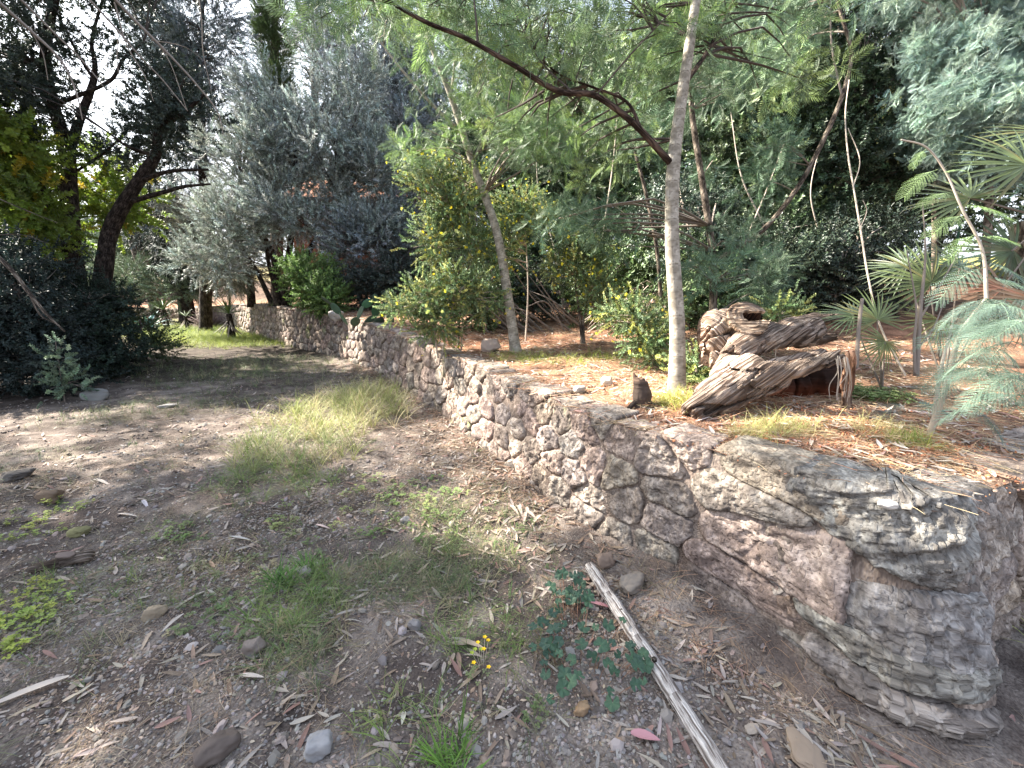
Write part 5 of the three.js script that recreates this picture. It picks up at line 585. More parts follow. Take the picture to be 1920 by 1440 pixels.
{ // agave, dead yucca, prickly pear
  const r = rng(51); const a = [-12.548,0.98,-14.735]; a[1] = landH(a[0], a[2]); const o = thing('agave', 'blue green agave rosette beyond the oak', 'agave', a);
  for (let i = 0; i < 16; i++) { const L = new LB(), an = i * 2.4, e = 0.35 + 0.9 * (i / 16); L.leaf(V(0, 0.05, 0), V(Math.cos(an) * Math.sin(e), Math.cos(e), Math.sin(an) * Math.sin(e)), V(-Math.cos(an), 1.2, -Math.sin(an)), 0.85, 0.13, { seg: 5, fold: 0.3, curl: 0.25, c: [0.16, 0.27, 0.28] }); mesh('leaf', L.build(), MP, o); }
  for (const [p, n, s, label] of [[[-8.831,1.225,-13.458], 40, 0.7, 'yucca with dead hanging leaves round its dark trunk'], [[-12.696,0.941,-15.751], 44, 0.65, 'spiky yucca clump above the far low wall'], [[-12.152,0.814,-16.03], 22, 0.45, 'small light green spiky clump near the dead bush']]) { p[1] = landH(p[0], p[2]); const y = thing('yucca', label, 'yucca', p, 'yuccas at the far end of the wall'), h = s * 1.1; mesh('trunk', tube([[0, -0.1, 0, 0.16 * s], [0.02, h * 0.5, 0, 0.14 * s], [0, h, 0, 0.12 * s]], { rough: 0.2 }), M.barkDark, y); for (let i = 0; i < n; i++) { const L = new LB(), an = i * 2.4, dead = i < n * 0.45, e = dead ? 2.2 + 0.5 * r() : 0.2 + 1.1 * r(), c = dead ? [0.26, 0.21, 0.17] : [0.10, 0.15, 0.06]; L.leaf(V(0, h * (dead ? 0.6 + 0.3 * r() : 1), 0), V(Math.cos(an) * Math.sin(e), Math.cos(e), Math.sin(an) * Math.sin(e)), V(-Math.cos(an), 1, -Math.sin(an)), s * (0.7 + 0.4 * r()), 0.06 * s, { seg: 3, fold: 0.3, curl: 0.2, c }); mesh('leaf', L.build(), MP, y); } }
  const p = [-2.647,1.143,-8.416]; p[1] = landH(p[0], p[2]); const c = thing('prickly_pear', 'dark prickly pear cactus spilling over the wall top', 'cactus', p), pads = [];
  const pad = (x, y, z, s, dir, turn) => { const g = new THREE.SphereGeometry(1, 16, 12).scale(s * 0.62, s, s * 0.09).translate(0, s * 0.9, 0); const m = mesh('pad', g, std({ color: col(0.05 + 0.04 * r(), 0.095 + 0.04 * r(), 0.07), roughness: 0.55 }), c); m.position.set(x, y, z); m.quaternion.copy(orient(V(dir), 0)).multiply(new THREE.Quaternion().setFromAxisAngle(UPV, turn)); const e = V(0, s * 1.75, 0).applyQuaternion(m.quaternion); return [x + e.x, y + e.y, z + e.z]; };
  for (let k = 0; k < 7; k++) { let q = [(k - 3) * 0.22, -0.04, (r() - 0.5) * 0.5]; const lean = [(r() - 0.5) * 1.8 + (k > 4 ? 0.8 : 0), 0.7 - (k > 4 ? 0.8 : 0), (r() - 0.2) * 0.9]; for (let j = 0; j < 3; j++) { q = pad(...q, 0.13 - 0.012 * j + 0.03 * r(), [lean[0] + (r() - 0.5) * 0.9, lean[1], lean[2] + (r() - 0.5) * 0.8], r() * 3); } }
}
{ // mallow: lobed leaves on red stalks
  const r = rng(63), o0 = [0.291,0,-1.485], o = thing('mallow_weed', 'dark green lobed mallow weed beside the wooden pole', 'weed', o0);
  const lobed = (s, sd) => { const q = rng(sd), L = new LB(), n = 28; L.p.push(0, 0, 0); L.c.push(1.15, 1.15, 1); for (let i = 0; i <= n; i++) { const a = -2.75 + 5.5 * i / n, rad = s * (0.78 + 0.2 * Math.abs(Math.cos(a * 2.6)) + 0.05 * q()), z = 0.16 * s * Math.cos(a * 5.2) + 0.2 * s; L.p.push(Math.sin(a) * rad * 0.55, Math.cos(a) * rad * 0.55, z * 0.5, Math.sin(a) * rad, Math.cos(a) * rad, z * 0.6); const f = 0.85 + 0.3 * q(); L.c.push(f, f, f, f * 0.9, f * 0.9, f * 0.9); if (i) { const b = 1 + (i - 1) * 2; L.i.push(0, b, b + 2, b, b + 1, b + 2, b + 2, b + 1, b + 3); } } return L.build(); };
  const gs = [lobed(0.03, 1), lobed(0.024, 2), lobed(0.018, 3)], ms = [nearMat(0.04, 0.10, 0.05), nearMat(0.055, 0.125, 0.06), nearMat(0.035, 0.085, 0.048)];
  for (let i = 0; i < 74; i++) { const top = i > 48, x = top ? -0.12 + r() * 0.25 : (r() - 0.5) * 0.46 + 0.02, z = top ? -0.25 - r() * 0.22 : (r() - 0.5) * 0.4, y = 0.03 + 0.12 * r() * (1 - Math.abs(x) * 1.5), gy = pathH(o0[0] + x, o0[2] + z) + y; const m = mesh('leaf', gs[i % 3], ms[Math.floor(r() * 3)], o); m.position.set(x, gy, z); m.rotation.set(-1.2 + (r() - 0.5) * 0.9, (r() - 0.5) * 0.8, r() * 6.28); mesh('stalk', tube([[x, gy, z, 0.0012], [x * 0.8, gy * 0.5, z * 0.85, 0.0012], [x * 0.7, 0, z * 0.75, 0.0015]], { rad: 4, step: 0.05 }), std({ color: col(0.22, 0.12, 0.08) }), o); }
}
{ // house, fence and distant field
  const p = [-6.178,3.168,-19.841]; p[1] = landH(p[0], p[2]); const h = thing('house', 'terracotta plastered house glimpsed through the olives', 'house', p);
  mesh('wall', new THREE.BoxGeometry(7, 4.4, 5).translate(0, 1.6, -2.5), M.plaster, h); const rf = new THREE.Shape([[-3, 0], [3, 0], [0, 1.3]].map((q) => new THREE.Vector2(...q))); mesh('roof', new THREE.ExtrudeGeometry(rf, { depth: 7.6, bevelEnabled: false }).rotateY(Math.PI / 2).translate(-3.8, 3.81, -2.5), M.roof, h);
  for (const x of [-2, 0.4, 2.4]) { const w = mesh('window', new THREE.BoxGeometry(0.9, 1.2, 0.06).translate(x, 2.2, 0.012), M.frame, h); mesh('pane', new THREE.BoxGeometry(0.74, 1.04, 0.04).translate(x, 2.2, 0.032), M.dark, w); }
  const a = [10.486,2.657,-13.575], b = [14.012,2.699,-14.098], n = 4, o = thing('wire_fence', 'wire mesh fence with green posts before the sunlit field', 'fence', [a[0], 0, a[2]]), pt = (t) => { const x = lerp(a[0], b[0], t), z = lerp(a[2], b[2], t); return [x - a[0], landH(x, z), z - a[2]]; };
  for (let i = 0; i <= n; i++) { const q = pt(i / n); mesh('post', new THREE.CylinderGeometry(0.035, 0.035, 1.5, 8).translate(q[0], q[1] + 0.7, q[2]), M.fence, o); }
  for (let i = 0; i < 9; i++) { const s = []; for (let k = 0; k <= 6; k++) { const q = pt(k / 6); s.push([q[0], q[1] + 0.1 + i * 0.15, q[2], 0.004]); } mesh('wire', tube(s, { rad: 4, step: 0.5, rough: 0 }), M.wire, o); }
  const vs = []; for (let k = 0; k < 40; k++) { const q = pt((k + 0.5) / 40); vs.push(new THREE.CylinderGeometry(0.004, 0.004, 1.25, 4).translate(q[0], q[1] + 0.68, q[2])); } stuff(mesh('mesh_wires', mergeGeometries(vs), M.wire, o));
}

// ---------------------------------------------------------------- ground cover and loose things
const flatQ = (r, t = 0.35) => orient(V((r() - 0.5) * t, 1, (r() - 0.5) * t), r() * 6.28);
function inView(r, r0, r1, pw = 1) { const d = lerp(r0, r1, Math.pow(r(), pw)), a = (r() - 0.5) * 2.15; return [Math.sin(a) * d, -Math.cos(a) * d]; }
const pebbles = [1, 2, 3].map((k) => { const r = rng(k * 9), g = new THREE.DodecahedronGeometry(0.5, 0), p = g.attributes.position, M0 = new Map(); for (let i = 0; i < p.count; i++) { const key = p.getX(i).toFixed(3) + p.getY(i).toFixed(3) + p.getZ(i).toFixed(3); if (!M0.has(key)) M0.set(key, 0.72 + 0.5 * r()); const f = M0.get(key); p.setXYZ(i, p.getX(i) * f, p.getY(i) * f * (k === 2 ? 0.3 : 0.5), p.getZ(i) * f * 0.8); } g.deleteAttribute('uv'); g.computeVertexNormals(); return g; });
{
  const r = rng(101), L = [[], [], []], tones = [[0.25, 0.215, 0.195], [0.19, 0.165, 0.15], [0.29, 0.25, 0.225], [0.23, 0.185, 0.155], [0.25, 0.195, 0.16], [0.27, 0.24, 0.215], [0.14, 0.12, 0.108]];
  const put = (x, z, s) => { if (x < -7.5) return; const w = wallInfo(x, z); if (w.d > -0.02) return; const n = fbm(x * 1.3 + 5, z * 1.3, 0, 3); if (r() > 0.62 + n * 1.6) return; L[Math.floor(r() * 3)].push({ p: V(x, pathH(x, z) + s * 0.05, z), q: orient(randDir(r).add(V(0, 1.4, 0)), r() * 6.28), s, c: tint(tones[Math.floor(r() * 7)], 0.25, r) }); };
  for (let i = 0; i < 76000; i++) put(...inView(r, 0.75, 3.4, 0.8), 0.005 + 0.017 * Math.pow(r(), 2.6)); for (let i = 0; i < 30000; i++) put(...inView(r, 2.4, 9, 0.8), 0.009 + 0.022 * Math.pow(r(), 3)); for (let i = 0; i < 7500; i++) put(...inView(r, 0.9, 8, 0.9), 0.02 + 0.04 * Math.pow(r(), 3));
  const chip = (x, z, s) => { if (x < -7) return; const w = wallInfo(x, z); if (w.d > -0.03) return; L[1].push({ p: V(x, pathH(x, z) + 0.002, z), q: flatQ(r, 0.7), s: V(s, s * 0.6, s * (0.35 + 0.4 * r())), c: tint([[0.30, 0.22, 0.16], [0.22, 0.155, 0.115], [0.36, 0.29, 0.23], [0.16, 0.12, 0.10], [0.28, 0.245, 0.215]][Math.floor(r() * 5)], 0.25, r) }); };
  for (let i = 0; i < 26000; i++) chip(...inView(r, 0.8, 5.5, 0.75), 0.010 + 0.022 * r() * r());
  for (let i = 0; i < 9000; i++) put(...inView(r, 8, 17, 0.9), 0.02 + 0.03 * Math.pow(r(), 3));
  L.forEach((l, k) => scatter('gravel', pebbles[k], M.pebble, l));
}
const dryLeaf = (len, wid, curl, sd) => { const L = new LB(), r = rng(sd); L.leaf(V(0, 0, -len / 2), V(0.06, 0.02, 1), V(0, 1, 0), len, wid, { seg: 6, fold: 0.22, curl, mid: 0.4 }); return L.build(); };
const LEAFS = [dryLeaf(0.12, 0.019, 0.12, 1), dryLeaf(0.09, 0.02, -0.18, 2), dryLeaf(0.14, 0.015, 0.22, 3)];
const LT = [[0.31, 0.24, 0.18], [0.34, 0.29, 0.25], [0.26, 0.185, 0.13], [0.32, 0.27, 0.24], [0.28, 0.17, 0.14], [0.38, 0.32, 0.26], [0.19, 0.135, 0.10]];
const strawG = (() => { const L = new LB(), r = rng(6); for (let i = 0; i < 5; i++) { const a = r() * 6.28, b = V((r() - 0.5) * 0.05, 0.004, (r() - 0.5) * 0.05); let p = b, d = V(Math.cos(a), 0.12, Math.sin(a)); for (let k = 0; k < 3; k++) { const q = p.clone().addScaledVector(d, 0.022 + 0.02 * r()); L.rod(p, q, 0.0008, 0.0006, [1, 1, 1]); p = q; d = d.clone().add(V((r() - 0.5) * 0.7, -0.1, (r() - 0.5) * 0.7)).normalize(); } } return L.build(); })();
const tuft = (n, len, w, spread, sd, bend = 0.5) => { const L = new LB(), r = rng(sd); for (let i = 0; i < n; i++) { const a = r() * 6.28, e = spread * (0.2 + 0.8 * r()), d = V(Math.cos(a) * Math.sin(e), Math.cos(e), Math.sin(a) * Math.sin(e)), f = 0.75 + 0.5 * r(); L.leaf(V((r() - 0.5) * 0.03, -0.01, (r() - 0.5) * 0.03), d, V(-Math.cos(a), 0.6, -Math.sin(a)), len * (0.6 + 0.7 * r()), w, { seg: 4, fold: 0.15, curl: bend * (0.5 + r()), c: [f, f, f] }); } return L.build(); };
const TUFT = { fine: tuft(10, 0.13, 0.0026, 1.0, 1, 0.6), tall: tuft(10, 0.27, 0.0044, 0.7, 2, 0.7), lush: tuft(14, 0.16, 0.007, 0.8, 3, 0.4) };
const clover = (() => { const L = new LB(), r = rng(8); for (let i = 0; i < 9; i++) { const x = (r() - 0.5) * 0.09, z = (r() - 0.5) * 0.09, y = 0.02 + 0.03 * r(); L.rod(V(x * 0.5, 0, z * 0.5), V(x, y, z), 0.0008, 0.0006, [0.8, 0.9, 0.5]); const a0 = r() * 6; for (let k = 0; k < 3; k++) L.leaf(V(x, y, z), V(Math.cos(a0 + k * 2.09), 0.15, Math.sin(a0 + k * 2.09)), UPV, 0.014, 0.014, { mid: 0.65, fold: 0.15 }); } return L.build(); })();
{ // path litter
  const r = rng(120), L = [[], [], []], S = [];
  const leaf = (x, z, y, dark = 1) => L[Math.floor(r() * 3)].push({ p: V(x, y + 0.006, z), q: flatQ(r, 0.5), s: 0.45 + 0.6 * r(), c: tint(LT[Math.floor(r() * 7)], 0.2, r).map((q) => q * dark) });
  for (let i = 0; i < 15000; i++) { const [x, z] = inView(r, 0.8, 8, 0.75); const w = wallInfo(x, z); if (w.d > -0.03 || x < -7) continue; const nearWall = sst(1.3, 0.1, -w.d); if (r() > 0.3 + 0.6 * nearWall) continue; leaf(x, z, pathH(x, z)); }
  for (let i = 0; i < 2200; i++) { const s = r() * 9, d = 0.04 + 0.7 * r() * r(), f = frameAt(MAIN, s, 1), x = f.x + f.nx * d, z = f.z + f.nz * d, y = pathH(x, z) + 0.03 * sst(0.3, 0, d); if (r() < 0.7) leaf(x, z, y, 0.85); else S.push({ p: V(x, y, z), q: flatQ(r, 0.7), s: 0.6 + r(), c: tint([0.33, 0.21, 0.14], 0.3, r) }); }
  for (let i = 0; i < 15000; i++) { const [x, z] = inView(r, 0.8, 7, 0.75); const w = wallInfo(x, z); if (w.d > -0.02 || x < -6) continue; const n = fbm(x * 1.6, z * 1.6 + 7, 0, 3); if (r() > 0.45 + n * 2 + 0.3 * sst(1, 0, -w.d)) continue; S.push({ p: V(x, pathH(x, z), z), q: flatQ(r, 0.6), s: 0.5 + 0.8 * r(), c: tint(r() < 0.4 ? [0.26, 0.19, 0.13] : [0.32, 0.26, 0.19], 0.3, r) }); }
  // terrace litter: leaves, straw, rusty crumbs of rotten wood
  for (let i = 0; i < 15000; i++) { const d = Math.pow(r(), 1.5) * 5.5, s = -2.6 + r() * 14, f = frameAt(s < 0 ? BACK : MAIN, Math.abs(s), s < 0 ? -1 : 1), x = f.x - f.nx * d, z = f.z - f.nz * d; const w = wallInfo(x, z); if (w.d < 0.02) continue; const y = w.d < 0.12 ? wallH(w.s) - 0.01 : terraceH(x, z, w); if (w.d < 0.12 && (w.s < 1.2 || r() < 0.6)) continue; if (r() < 0.62) leaf(x, z, y, 1.45); else S.push({ p: V(x, y, z), q: flatQ(r, 0.6), s: 0.6 + 1.1 * r(), c: tint([[0.50, 0.35, 0.23], [0.54, 0.43, 0.26], [0.46, 0.25, 0.15]][Math.floor(r() * 3)], 0.25, r) }); }
  L.forEach((l, k) => scatter('leaf_litter', LEAFS[k], M.dry, l)); scatter('straw_litter', strawG, M.pebble, S);
  const C = []; for (let i = 0; i < 5500; i++) { const spot = [[1.688,0.726,-2.377], [2.041,0.788,-2.288], [1.157,0.726,-2.377], [2.226,0.793,-1.88], [0.63,0.846,-3.532], [1.628,0.73,-1.968]][Math.floor(r() * 6)], x = spot[0] + (r() + r() - 1) * 0.55, z = spot[2] + (r() + r() - 1) * 0.5; const w = wallInfo(x, z); if (w.d < 0.05) continue; C.push({ p: V(x, terraceH(x, z, w) + 0.004, z), q: orient(randDir(r), 0), s: 0.006 + 0.018 * r() * r(), c: tint(r() < 0.5 ? [0.46, 0.19, 0.10] : [0.40, 0.27, 0.19], 0.35, r) }); }
  scatter('wood_crumbs', pebbles[1], M.pebble, C);
}
{ // grasses
  const r = rng(140), F = [], A = [], B = [], K = [];
  const patch = (c, rx, rz, n, list, cols, s0, s1, top = false) => { for (let i = 0; i < n; i++) { const a = r() * 6.28, k = Math.sqrt(r()) * (0.6 + 0.4 * r()), x = c[0] + Math.cos(a) * rx * k, z = c[2] + Math.sin(a) * rz * k, w = wallInfo(x, z); if (top ? w.d < 0.05 : w.d > -0.04) continue; list.push({ p: V(x, w.d > 0 ? terraceH(x, z, w) : pathH(x, z), z), q: flatQ(r, 0.3), s: s0 + (s1 - s0) * r(), c: tint(cols[Math.floor(r() * cols.length)], 0.25, r) }); } };
  const DRY = [[0.42, 0.37, 0.19], [0.36, 0.37, 0.13], [0.46, 0.40, 0.24], [0.28, 0.33, 0.09]], GRN = [[0.13, 0.21, 0.05], [0.17, 0.25, 0.06], [0.24, 0.28, 0.09]], OLV = [[0.16, 0.19, 0.08], [0.30, 0.27, 0.15], [0.12, 0.17, 0.06]], YG = [[0.34, 0.38, 0.06], [0.26, 0.33, 0.06]];
  patch([-2.094,0,-5.188], 1.05, 1.2, 260, A, DRY, 0.6, 1.25); patch([-2.049,0,-3.849], 0.8, 0.7, 150, A, [...DRY, ...GRN], 0.5, 1); patch([-2.063,0,-6.156], 0.6, 1.2, 120, A, DRY, 0.5, 1.1);
  patch([-1.941,0,-3.266], 0.7, 0.5, 120, F, GRN, 0.6, 1.2); patch([-0.276,0,-2.481], 0.6, 0.5, 60, F, GRN, 0.5, 1); patch([-0.149,0,-1.685], 0.35, 0.25, 40, F, GRN, 0.5, 1); patch([-2.014,0,-1.976], 0.6, 0.4, 40, F, GRN, 0.4, 0.8); patch([-1.09,0,-1.857], 0.3, 0.3, 70, F, GRN, 0.6, 1.2); patch([-1.155,0,-2.018], 0.2, 0.25, 12, B, [[0.10, 0.20, 0.04]], 0.5, 1);
  patch([-0.489,0,-2.154], 0.55, 0.42, 150, F, OLV, 0.5, 1.05); patch([-0.681,0,-1.976], 0.5, 0.3, 70, F, OLV, 0.4, 0.9); patch([-0.934,0,-1.565], 0.25, 0.2, 60, F, OLV, 0.5, 1); patch([-0.199,0,-1.13], 0.1, 0.09, 8, B, [[0.13, 0.24, 0.04]], 0.5, 0.9); patch([-0.421,0,-1.219], 0.25, 0.14, 16, F, GRN, 0.5, 1);
  patch([-0.227,0,-2.75], 0.7, 0.6, 80, F, OLV, 0.4, 0.9); patch([-4.401,0,-5.565], 1.2, 0.8, 180, F, OLV, 0.6, 1.2); patch([0.198,0,-3.718], 0.35, 0.4, 40, F, DRY, 0.4, 0.8); patch([0.895,0,-2.018], 0.3, 0.25, 50, F, [[0.36, 0.26, 0.16], [0.3, 0.25, 0.14]], 0.5, 1);
  patch([-10.815,0,-14.936], 5.5, 2.8, 4200, F, [...YG, ...GRN, [0.42, 0.44, 0.10]], 1.1, 2.1); patch([-8.086,0,-12.648], 3.6, 1.8, 1800, F, YG, 1, 1.8); patch([-4.231,0,-8.321], 2.6, 2.4, 420, F, OLV, 0.8, 1.5); patch([-5.712,0,-8.321], 3, 2, 420, F, OLV, 0.8, 1.5); patch([-3.275,0,-3.718], 1.8, 1.2, 100, F, OLV, 0.5, 1);
  patch([-3.393,0,-2.609], 0.5, 0.4, 34, K, YG, 0.6, 1.3); patch([-2.383,0,-1.751], 0.35, 0.3, 26, K, YG, 0.8, 1.5); patch([-2.465,0,-1.895], 0.35, 0.25, 30, F, GRN, 0.5, 0.9); patch([-5.017,0,-4.856], 0.8, 0.5, 60, F, OLV, 0.6, 1.2); patch([-2.175,0,-2.481], 0.3, 0.12, 14, K, GRN, 0.5, 1.1); patch([-1.338,0,-1.935], 0.5, 0.5, 30, K, OLV, 0.7, 1.2); patch([-1.007,0,-2.826], 0.9, 0.6, 60, K, GRN, 0.7, 1.2); patch([2.333,0,-1.685], 0.2, 0.3, 26, A, YG, 0.4, 0.8);
  for (let i = 0; i < 9000; i++) { const [x, z] = inView(r, 0.9, 11, 0.8), w = wallInfo(x, z); if (w.d > -0.05 || x < -6) continue; const n = fbm(x * 0.9 + 3, z * 0.9, 0, 4); if (n < 0.06 + 0.12 * r()) continue; (r() < 0.12 ? K : F).push({ p: V(x, pathH(x, z), z), q: flatQ(r, 0.4), s: 0.3 + 0.55 * r(), c: tint([...OLV, [0.34, 0.29, 0.18]][Math.floor(r() * 4)], 0.25, r) }); }
  // on the terrace
  patch([1.44,0.718,-2.221], 0.3, 0.17, 110, F, [[0.50, 0.44, 0.20], [0.42, 0.42, 0.14]], 0.5, 1, true); patch([1.124,0.736,-2.789], 0.22, 0.2, 70, F, [[0.46, 0.44, 0.10], [0.34, 0.38, 0.08]], 0.6, 1.1, true); patch([2.013,0.778,-2.184], 0.25, 0.2, 60, F, [[0.50, 0.44, 0.20]], 0.5, 0.9, true); patch([0.748,0.932,-4.576], 0.8, 0.4, 110, F, YG, 0.6, 1.1, true); patch([0.061,0.802,-4.854], 0.4, 0.3, 60, F, YG, 0.6, 1.1, true); patch([2.091,0.798,-2.086], 0.15, 0.1, 30, F, YG, 0.5, 0.9, true); patch([1.573,0.885,-3.336], 0.3, 0.3, 50, K, GRN, 1, 1.6, true); patch([2.551,0.964,-2.943], 0.3, 0.15, 40, K, GRN, 1, 1.6, true); patch([2.701,1.159,-4.012], 2, 0.8, 60, F, OLV, 0.6, 1.1, true);
  patch([13.881,2.827,-15.664], 4, 3, 900, F, [[0.48, 0.50, 0.12], [0.40, 0.44, 0.10]], 1.6, 3, true); patch([-8.272,1.217,-13.764], 2.5, 2, 160, F, GRN, 1.1, 2, true);
  scatter('grass', TUFT.fine, M.grass, F); scatter('tall_grass', TUFT.tall, M.grass, A); scatter('broad_grass', TUFT.lush, M.grass, B); scatter('clover', clover, M.grass, K);
}
{ // loose stones worth a name
  const S = [[[0.633,0,-1.955], [0.085, 0.05, 0.055], 'flat angular brown stone lying against the wall foot', [0.33, 0.275, 0.225], 0.5, 201], [[0.532,0,-2.145], [0.06, 0.055, 0.05], 'rounded reddish brown stone behind the tip of the pole', [0.38, 0.27, 0.20], 0.2, 202], [[-0.67,0,-1.165], [0.05, 0.045, 0.045], 'pale grey crusty stone near the lower edge', [0.48, 0.455, 0.44], 0.3, 203], [[-1.013,0,-1.139], [0.075, 0.04, 0.05], 'dark brown clod at the lower edge', [0.20, 0.155, 0.13], 0.9, 204], [[-1.108,0,-1.543], [0.05, 0.042, 0.035], 'angular brown stone with a sharp top edge', [0.34, 0.275, 0.23], 0.2, 205], [[-0.452,0,-1.685], [0.034, 0.03, 0.03], 'rounded grey stone among dead leaves in the path', [0.33, 0.30, 0.285], 0, 206], [[-1.745,0,-1.785], [0.055, 0.04, 0.04], 'tan boxy stone beside the curled bark strips', [0.46, 0.36, 0.25], 0.6, 207], [[-3.439,0,-2.921], [0.08, 0.06, 0.06], 'brown lumpy clod left on the path', [0.24, 0.17, 0.12], 0, 208], [[-4.093,0,-3.266], [0.11, 0.045, 0.08], 'wide dark stone at the left edge', [0.16, 0.14, 0.125], 0.2, 209], [[-4.551,0,-5.434], [0.12, 0.03, 0.07], 'flat grey slab lying far up the path', [0.40, 0.37, 0.35], 0.4, 210], [[-5.896,0,-5.846], [0.16, 0.1, 0.09], 'grey stone at the foot of the dark shrubs', [0.32, 0.31, 0.29], 0.5, 211], [[0.984,0,-1.122], [0.055, 0.02, 0.07], 'flat tan stone at the lower right', [0.44, 0.33, 0.24], -0.3, 212], [[0.851,0,-1.201], [0.028, 0.014, 0.02], 'small sandy pebble right of the pole', [0.55, 0.45, 0.36], 0, 213], [[-0.73,0,-2.643], [0.04, 0.03, 0.03], 'grey stone in the middle of the path', [0.38, 0.355, 0.34], 0.4, 214], [[-1.158,0,-2.084], [0.05, 0.02, 0.03], 'flat pinkish stone on the path', [0.46, 0.40, 0.37], 0.1, 215], [[0.26,0,-1.288], [0.035, 0.025, 0.025], 'orange brown stone below the mallow', [0.44, 0.29, 0.17], 0.1, 216], [[-2.766,0,-2.45], [0.06, 0.035, 0.04], 'mossy yellowish stone beside the rotten wood', [0.36, 0.33, 0.16], 0.3, 217], [[-2.71,0,-3.122], [0.035, 0.025, 0.03], 'small brown stone beside pale leaves, left', [0.28, 0.21, 0.17], 0.3, 218], [[1.254,0.3,-1.952], [0, 0, 0], '', [0, 0, 0], 0, 0]];
  for (const [p, sz, label, tone, ry, sd] of S) { if (!sd) continue; const g = boulder(sz.map((q) => q * 0.9), { sd, seg: 64, sq: 4, rough: 0.16, fine: 0.13, tone: tone.map((q) => q * 0.62) }), o = mesh('stone', g, M.rock); o.position.set(p[0], pathH(p[0], p[2]) + sz[1] * 0.6, p[2]); o.rotation.y = ry; tag(o, label, 'stone', 'loose stones lying about'); }
  const W = [[[1.428,0.739,-1.478], [0.034, 0.016, 0.018], 'small white stone on the soil of the wall top', [0.72, 0.66, 0.60], 221, -0.012], [[0.788,0.909,-3.443], [0.05, 0.05, 0.04], 'upright whitish stone on the sunny terrace', [0.62, 0.53, 0.42], 222, 0.02], [[0.532,0.834,-3.273], [0.05, 0.035, 0.04], 'whitish stone nearest the wall on the sunny terrace', [0.60, 0.54, 0.46], 223, 0.02], [[-1.161,0.926,-5.805], [0.12, 0.09, 0.09], 'rough grey capping stone by the prickly pear', [0.36, 0.33, 0.31], 224, 0.03], [[-0.27,0.824,-5.372], [0.12, 0.1, 0.1], 'pinkish rounded stone at the leaning wattle foot', [0.46, 0.36, 0.30], 225, 0.05], [[-3.797,1.099,-9.329], [0.16, 0.12, 0.1], 'pale rough stone standing on the wall under the green shrub', [0.46, 0.42, 0.38], 226, 0.05]];
  for (const [p, sz, label, tone, sd, up] of W) { const o = mesh('stone', boulder(sz, { sd, seg: 48, sq: 3, rough: 0.16, fine: 0.12, tone: tone.map((q) => q * 0.68) }), M.rock); const w = wallInfo(p[0], p[2]); o.position.set(p[0], (w.d > 0 ? terraceH(p[0], p[2], w) : wallH(w.s)) + up + 0.01, p[2]); tag(o, label, 'stone', 'loose stones lying about'); }
  const wd = [-2.562,0,-2.145], o = thing('rotten_log', 'short grey piece of rotten wood on the left of the path', 'wood piece', [wd[0], 0, wd[2]]); mesh('wood', surfaceNet((x, y, z) => cap3([x, y, z], [-0.1, 0.03, 0.05, 0.022], [0.1, 0.04, -0.05, 0.034]) + ridge(x, y, z, V(0.9, 0, -0.45).normalize(), 30, 0.02), [-0.17, -0.03, -0.13], [0.17, 0.11, 0.13], 0.006, (P) => [0.3, 0.26, 0.23].map((q) => q * (1 + 0.6 * fbm(P.x * 20, P.y * 20, P.z * 20 + 0.2, 3))), V(0.9, 0, -0.45)), M.wood, o); mesh('bark', boulder([0.05, 0.012, 0.03], { sd: 77, seg: 20, tone: [0.17, 0.13, 0.11] }).translate(0.02, 0.068, -0.01), M.rock, o);
}
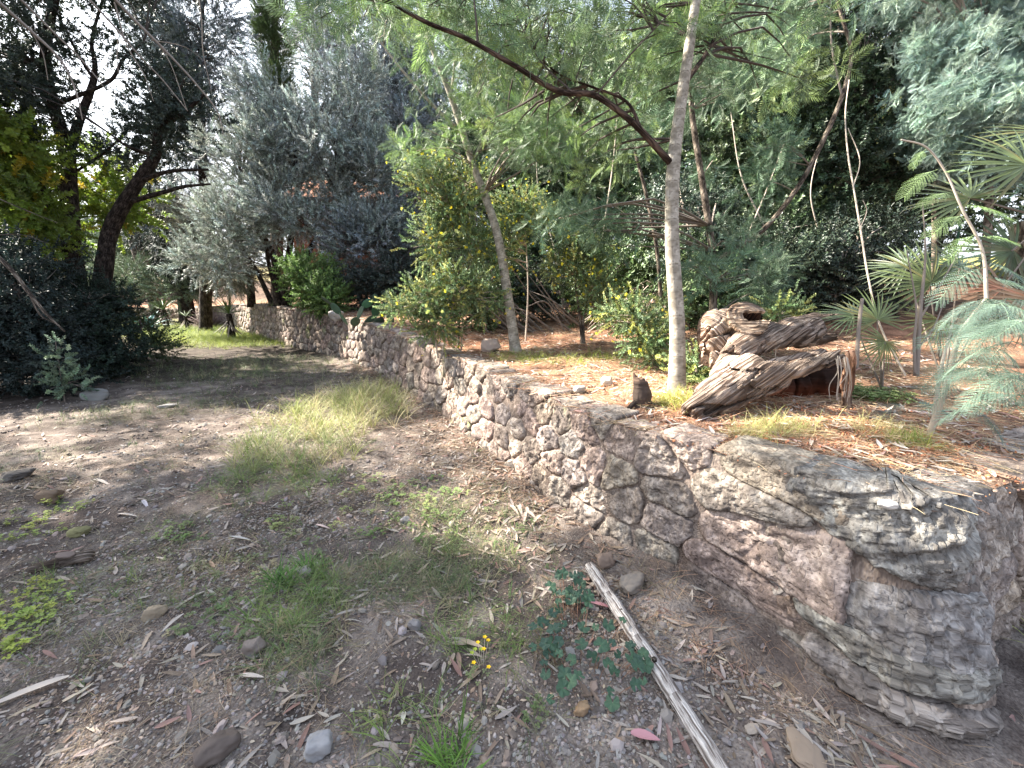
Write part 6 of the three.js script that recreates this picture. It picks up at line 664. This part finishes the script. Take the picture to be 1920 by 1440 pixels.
{ // leaves and bark that lie singly
  const r = rng(170), lf = (p, len, wid, c, label, yaw, curl = 0.15, pitch = 0) => { const L = new LB(); L.leaf(V(0, 0, -len / 2), V(0.05, 0.02, 1), V(0, 1, 0), len, wid, { seg: 8, fold: 0.25, curl, c: [1, 1, 1] }); const m = new THREE.MeshPhysicalMaterial({ vertexColors: true, color: col(...c), roughness: 0.8, side: THREE.DoubleSide }), o = mesh('fallen_leaf', L.build(), m), w = wallInfo(p[0], p[2]); o.position.set(p[0], (w.d > 0.1 ? terraceH(p[0], p[2], w) : w.d > 0 ? wallH(w.s) : pathH(p[0], p[2])) + 0.016, p[2]); o.rotation.set(pitch, yaw, 0); tag(o, label, 'leaf', 'single fallen leaves'); };
  const TAN = [0.34, 0.26, 0.19], PALE = [0.40, 0.34, 0.29], PINK = [0.42, 0.20, 0.21];
  lf([-1.037,0,-1.403], 0.1, 0.02, PALE, 'long pale dry leaf left of the bottom grass', 1.45, 0.05); lf([-0.176,0,-1.577], 0.13, 0.024, TAN, 'broad tan dry leaf above the yellow weed flowers', 1.0, -0.1); lf([0.461,0.01,-1.166], 0.1, 0.035, PINK, 'bright pink strip of bark near the pole', 1.3, 0.05); lf([0.236,0,-2.881], 0.12, 0.022, PINK, 'pinkish leaf at the foot of the wall', 1.2, 0.1); lf([0.338,0,-2.04], 0.1, 0.02, PALE, 'pale curled leaf left of the pole tip', -0.4, 0.3); lf([0.449,0,-1.813], 0.12, 0.022, PINK, 'reddish leaf tucked beside the pole', 1.2, 0.1);
  lf([-1.892,0,-1.346], 0.26, 0.035, PALE, 'long grey bark strip at the lower left edge', -1.0, 0.05); lf([-0.401,0,-1.254], 0.1, 0.018, [0.5, 0.47, 0.38], 'upright pale blade of dry leaf at the bottom', 0.1, 0.05, -0.5); lf([-1.669,0,-1.857], 0.2, 0.018, PALE, 'curled pale bark strip beside the tan stone', -0.7, 0.3); lf([-1.614,0,-1.717], 0.12, 0.02, PALE, 'short bark strip below the tan stone', -0.4, 0.25); lf([-1.648,0,-1.609], 0.12, 0.016, TAN, 'narrow tan leaf left below the tan stone', 0.2, 0.25); lf([-1.267,0,-2.576], 0.12, 0.02, [0.46, 0.34, 0.3], 'brown pink leaf on the open path', 1.2, 0.1); lf([-2.678,0,-2.841], 0.12, 0.026, [0.5, 0.44, 0.44], 'greyish curled leaf left of centre', 0.9, 0.3); lf([-2.672,0,-2.692], 0.16, 0.018, PALE, 'thin pale leaf beside the curled grey leaf', 1.4, 0.1); lf([-1.731,0,-2.432], 0.16, 0.02, [0.33, 0.31, 0.29], 'long grey leaf crossing the path', 1.3, 0.05); lf([-3.35,0,-3.217], 0.2, 0.03, PALE, 'pale broad leaf by the brown clod', 1.2, 0.15);
  { const c = [0.103,0,-2.664], o = thing('leaf_bunch', 'bunch of curled dry leaves on a stalk at the wall foot', 'leaf', [c[0], 0, c[2]]), m = new THREE.MeshPhysicalMaterial({ vertexColors: true, color: col(0.40, 0.31, 0.245), roughness: 0.8, side: THREE.DoubleSide }); for (const [x, z, y] of [[-0.09, -0.08, 0.5], [-0.05, -0.06, 0.2], [0, -0.04, 0], [0.03, 0.0, 0.5], [0.06, 0.05, -0.7], [-0.02, 0.03, -0.2]]) { const L = new LB(); L.leaf(V(0, 0, -0.06), V(0.05, 0.12, 1), V(0, 1, 0), 0.13, 0.026, { seg: 8, fold: 0.25, curl: 0.35, c: [1, 1, 1] }); const f = mesh('leaf', L.build(), m, o); f.position.set(x, pathH(c[0] + x, c[2] + z) + 0.03, z); f.rotation.y = y; } mesh('stalk', tube([[-0.1, 0.03, -0.1, 0.002], [0, 0.035, -0.02, 0.002], [0.09, 0.02, 0.1, 0.0015]], { rad: 5 }), M.twig, o); }
  lf([1.29,0.73,-1.558], 0.08, 0.013, [0.52, 0.40, 0.3], 'bent orange leaf on the soil of the wall top', 0.3, 0.5); lf([1.661,0.788,-1.468], 0.11, 0.02, [0.5, 0.33, 0.2], 'flat orange leaf near the wall corner', 1.2, 0.05); lf([2.157,0.787,-2.391], 0.2, 0.02, [0.6, 0.54, 0.46], 'long pale bark curl right of the hollow', 1.0, 0.3);
}
{ // small yellow flowered weed
  const p = [-0.123,0,-1.485], o = thing('yellow_weed', 'little weed with small yellow flowers in the path', 'weed', p), r = rng(9);
  for (let i = 0; i < 9; i++) { const a = r() * 6.28, x = Math.cos(a) * 0.07 * r(), z = Math.sin(a) * 0.09 * r() , h = 0.04 + 0.05 * r(); mesh('stalk', tube([[x * 0.3, 0, z * 0.3, 0.001], [x * 0.7, h * 0.6, z * 0.7, 0.001], [x, h, z, 0.0008]], { rad: 4, step: 0.03 }), M.twigPale, o); const L = new LB(); for (let k = 0; k < 5; k++) { const b = k * 1.256; L.leaf(V(x, h, z), V(Math.cos(b), 0.5, Math.sin(b)), UPV, 0.011, 0.01, { mid: 0.6, c: i < 6 ? [0.75, 0.48, 0.02] : [0.3, 0.36, 0.05] }); } mesh(i < 6 ? 'flower' : 'leaf', L.build(), MP, o); }
}

renderer.render(scene, camera);
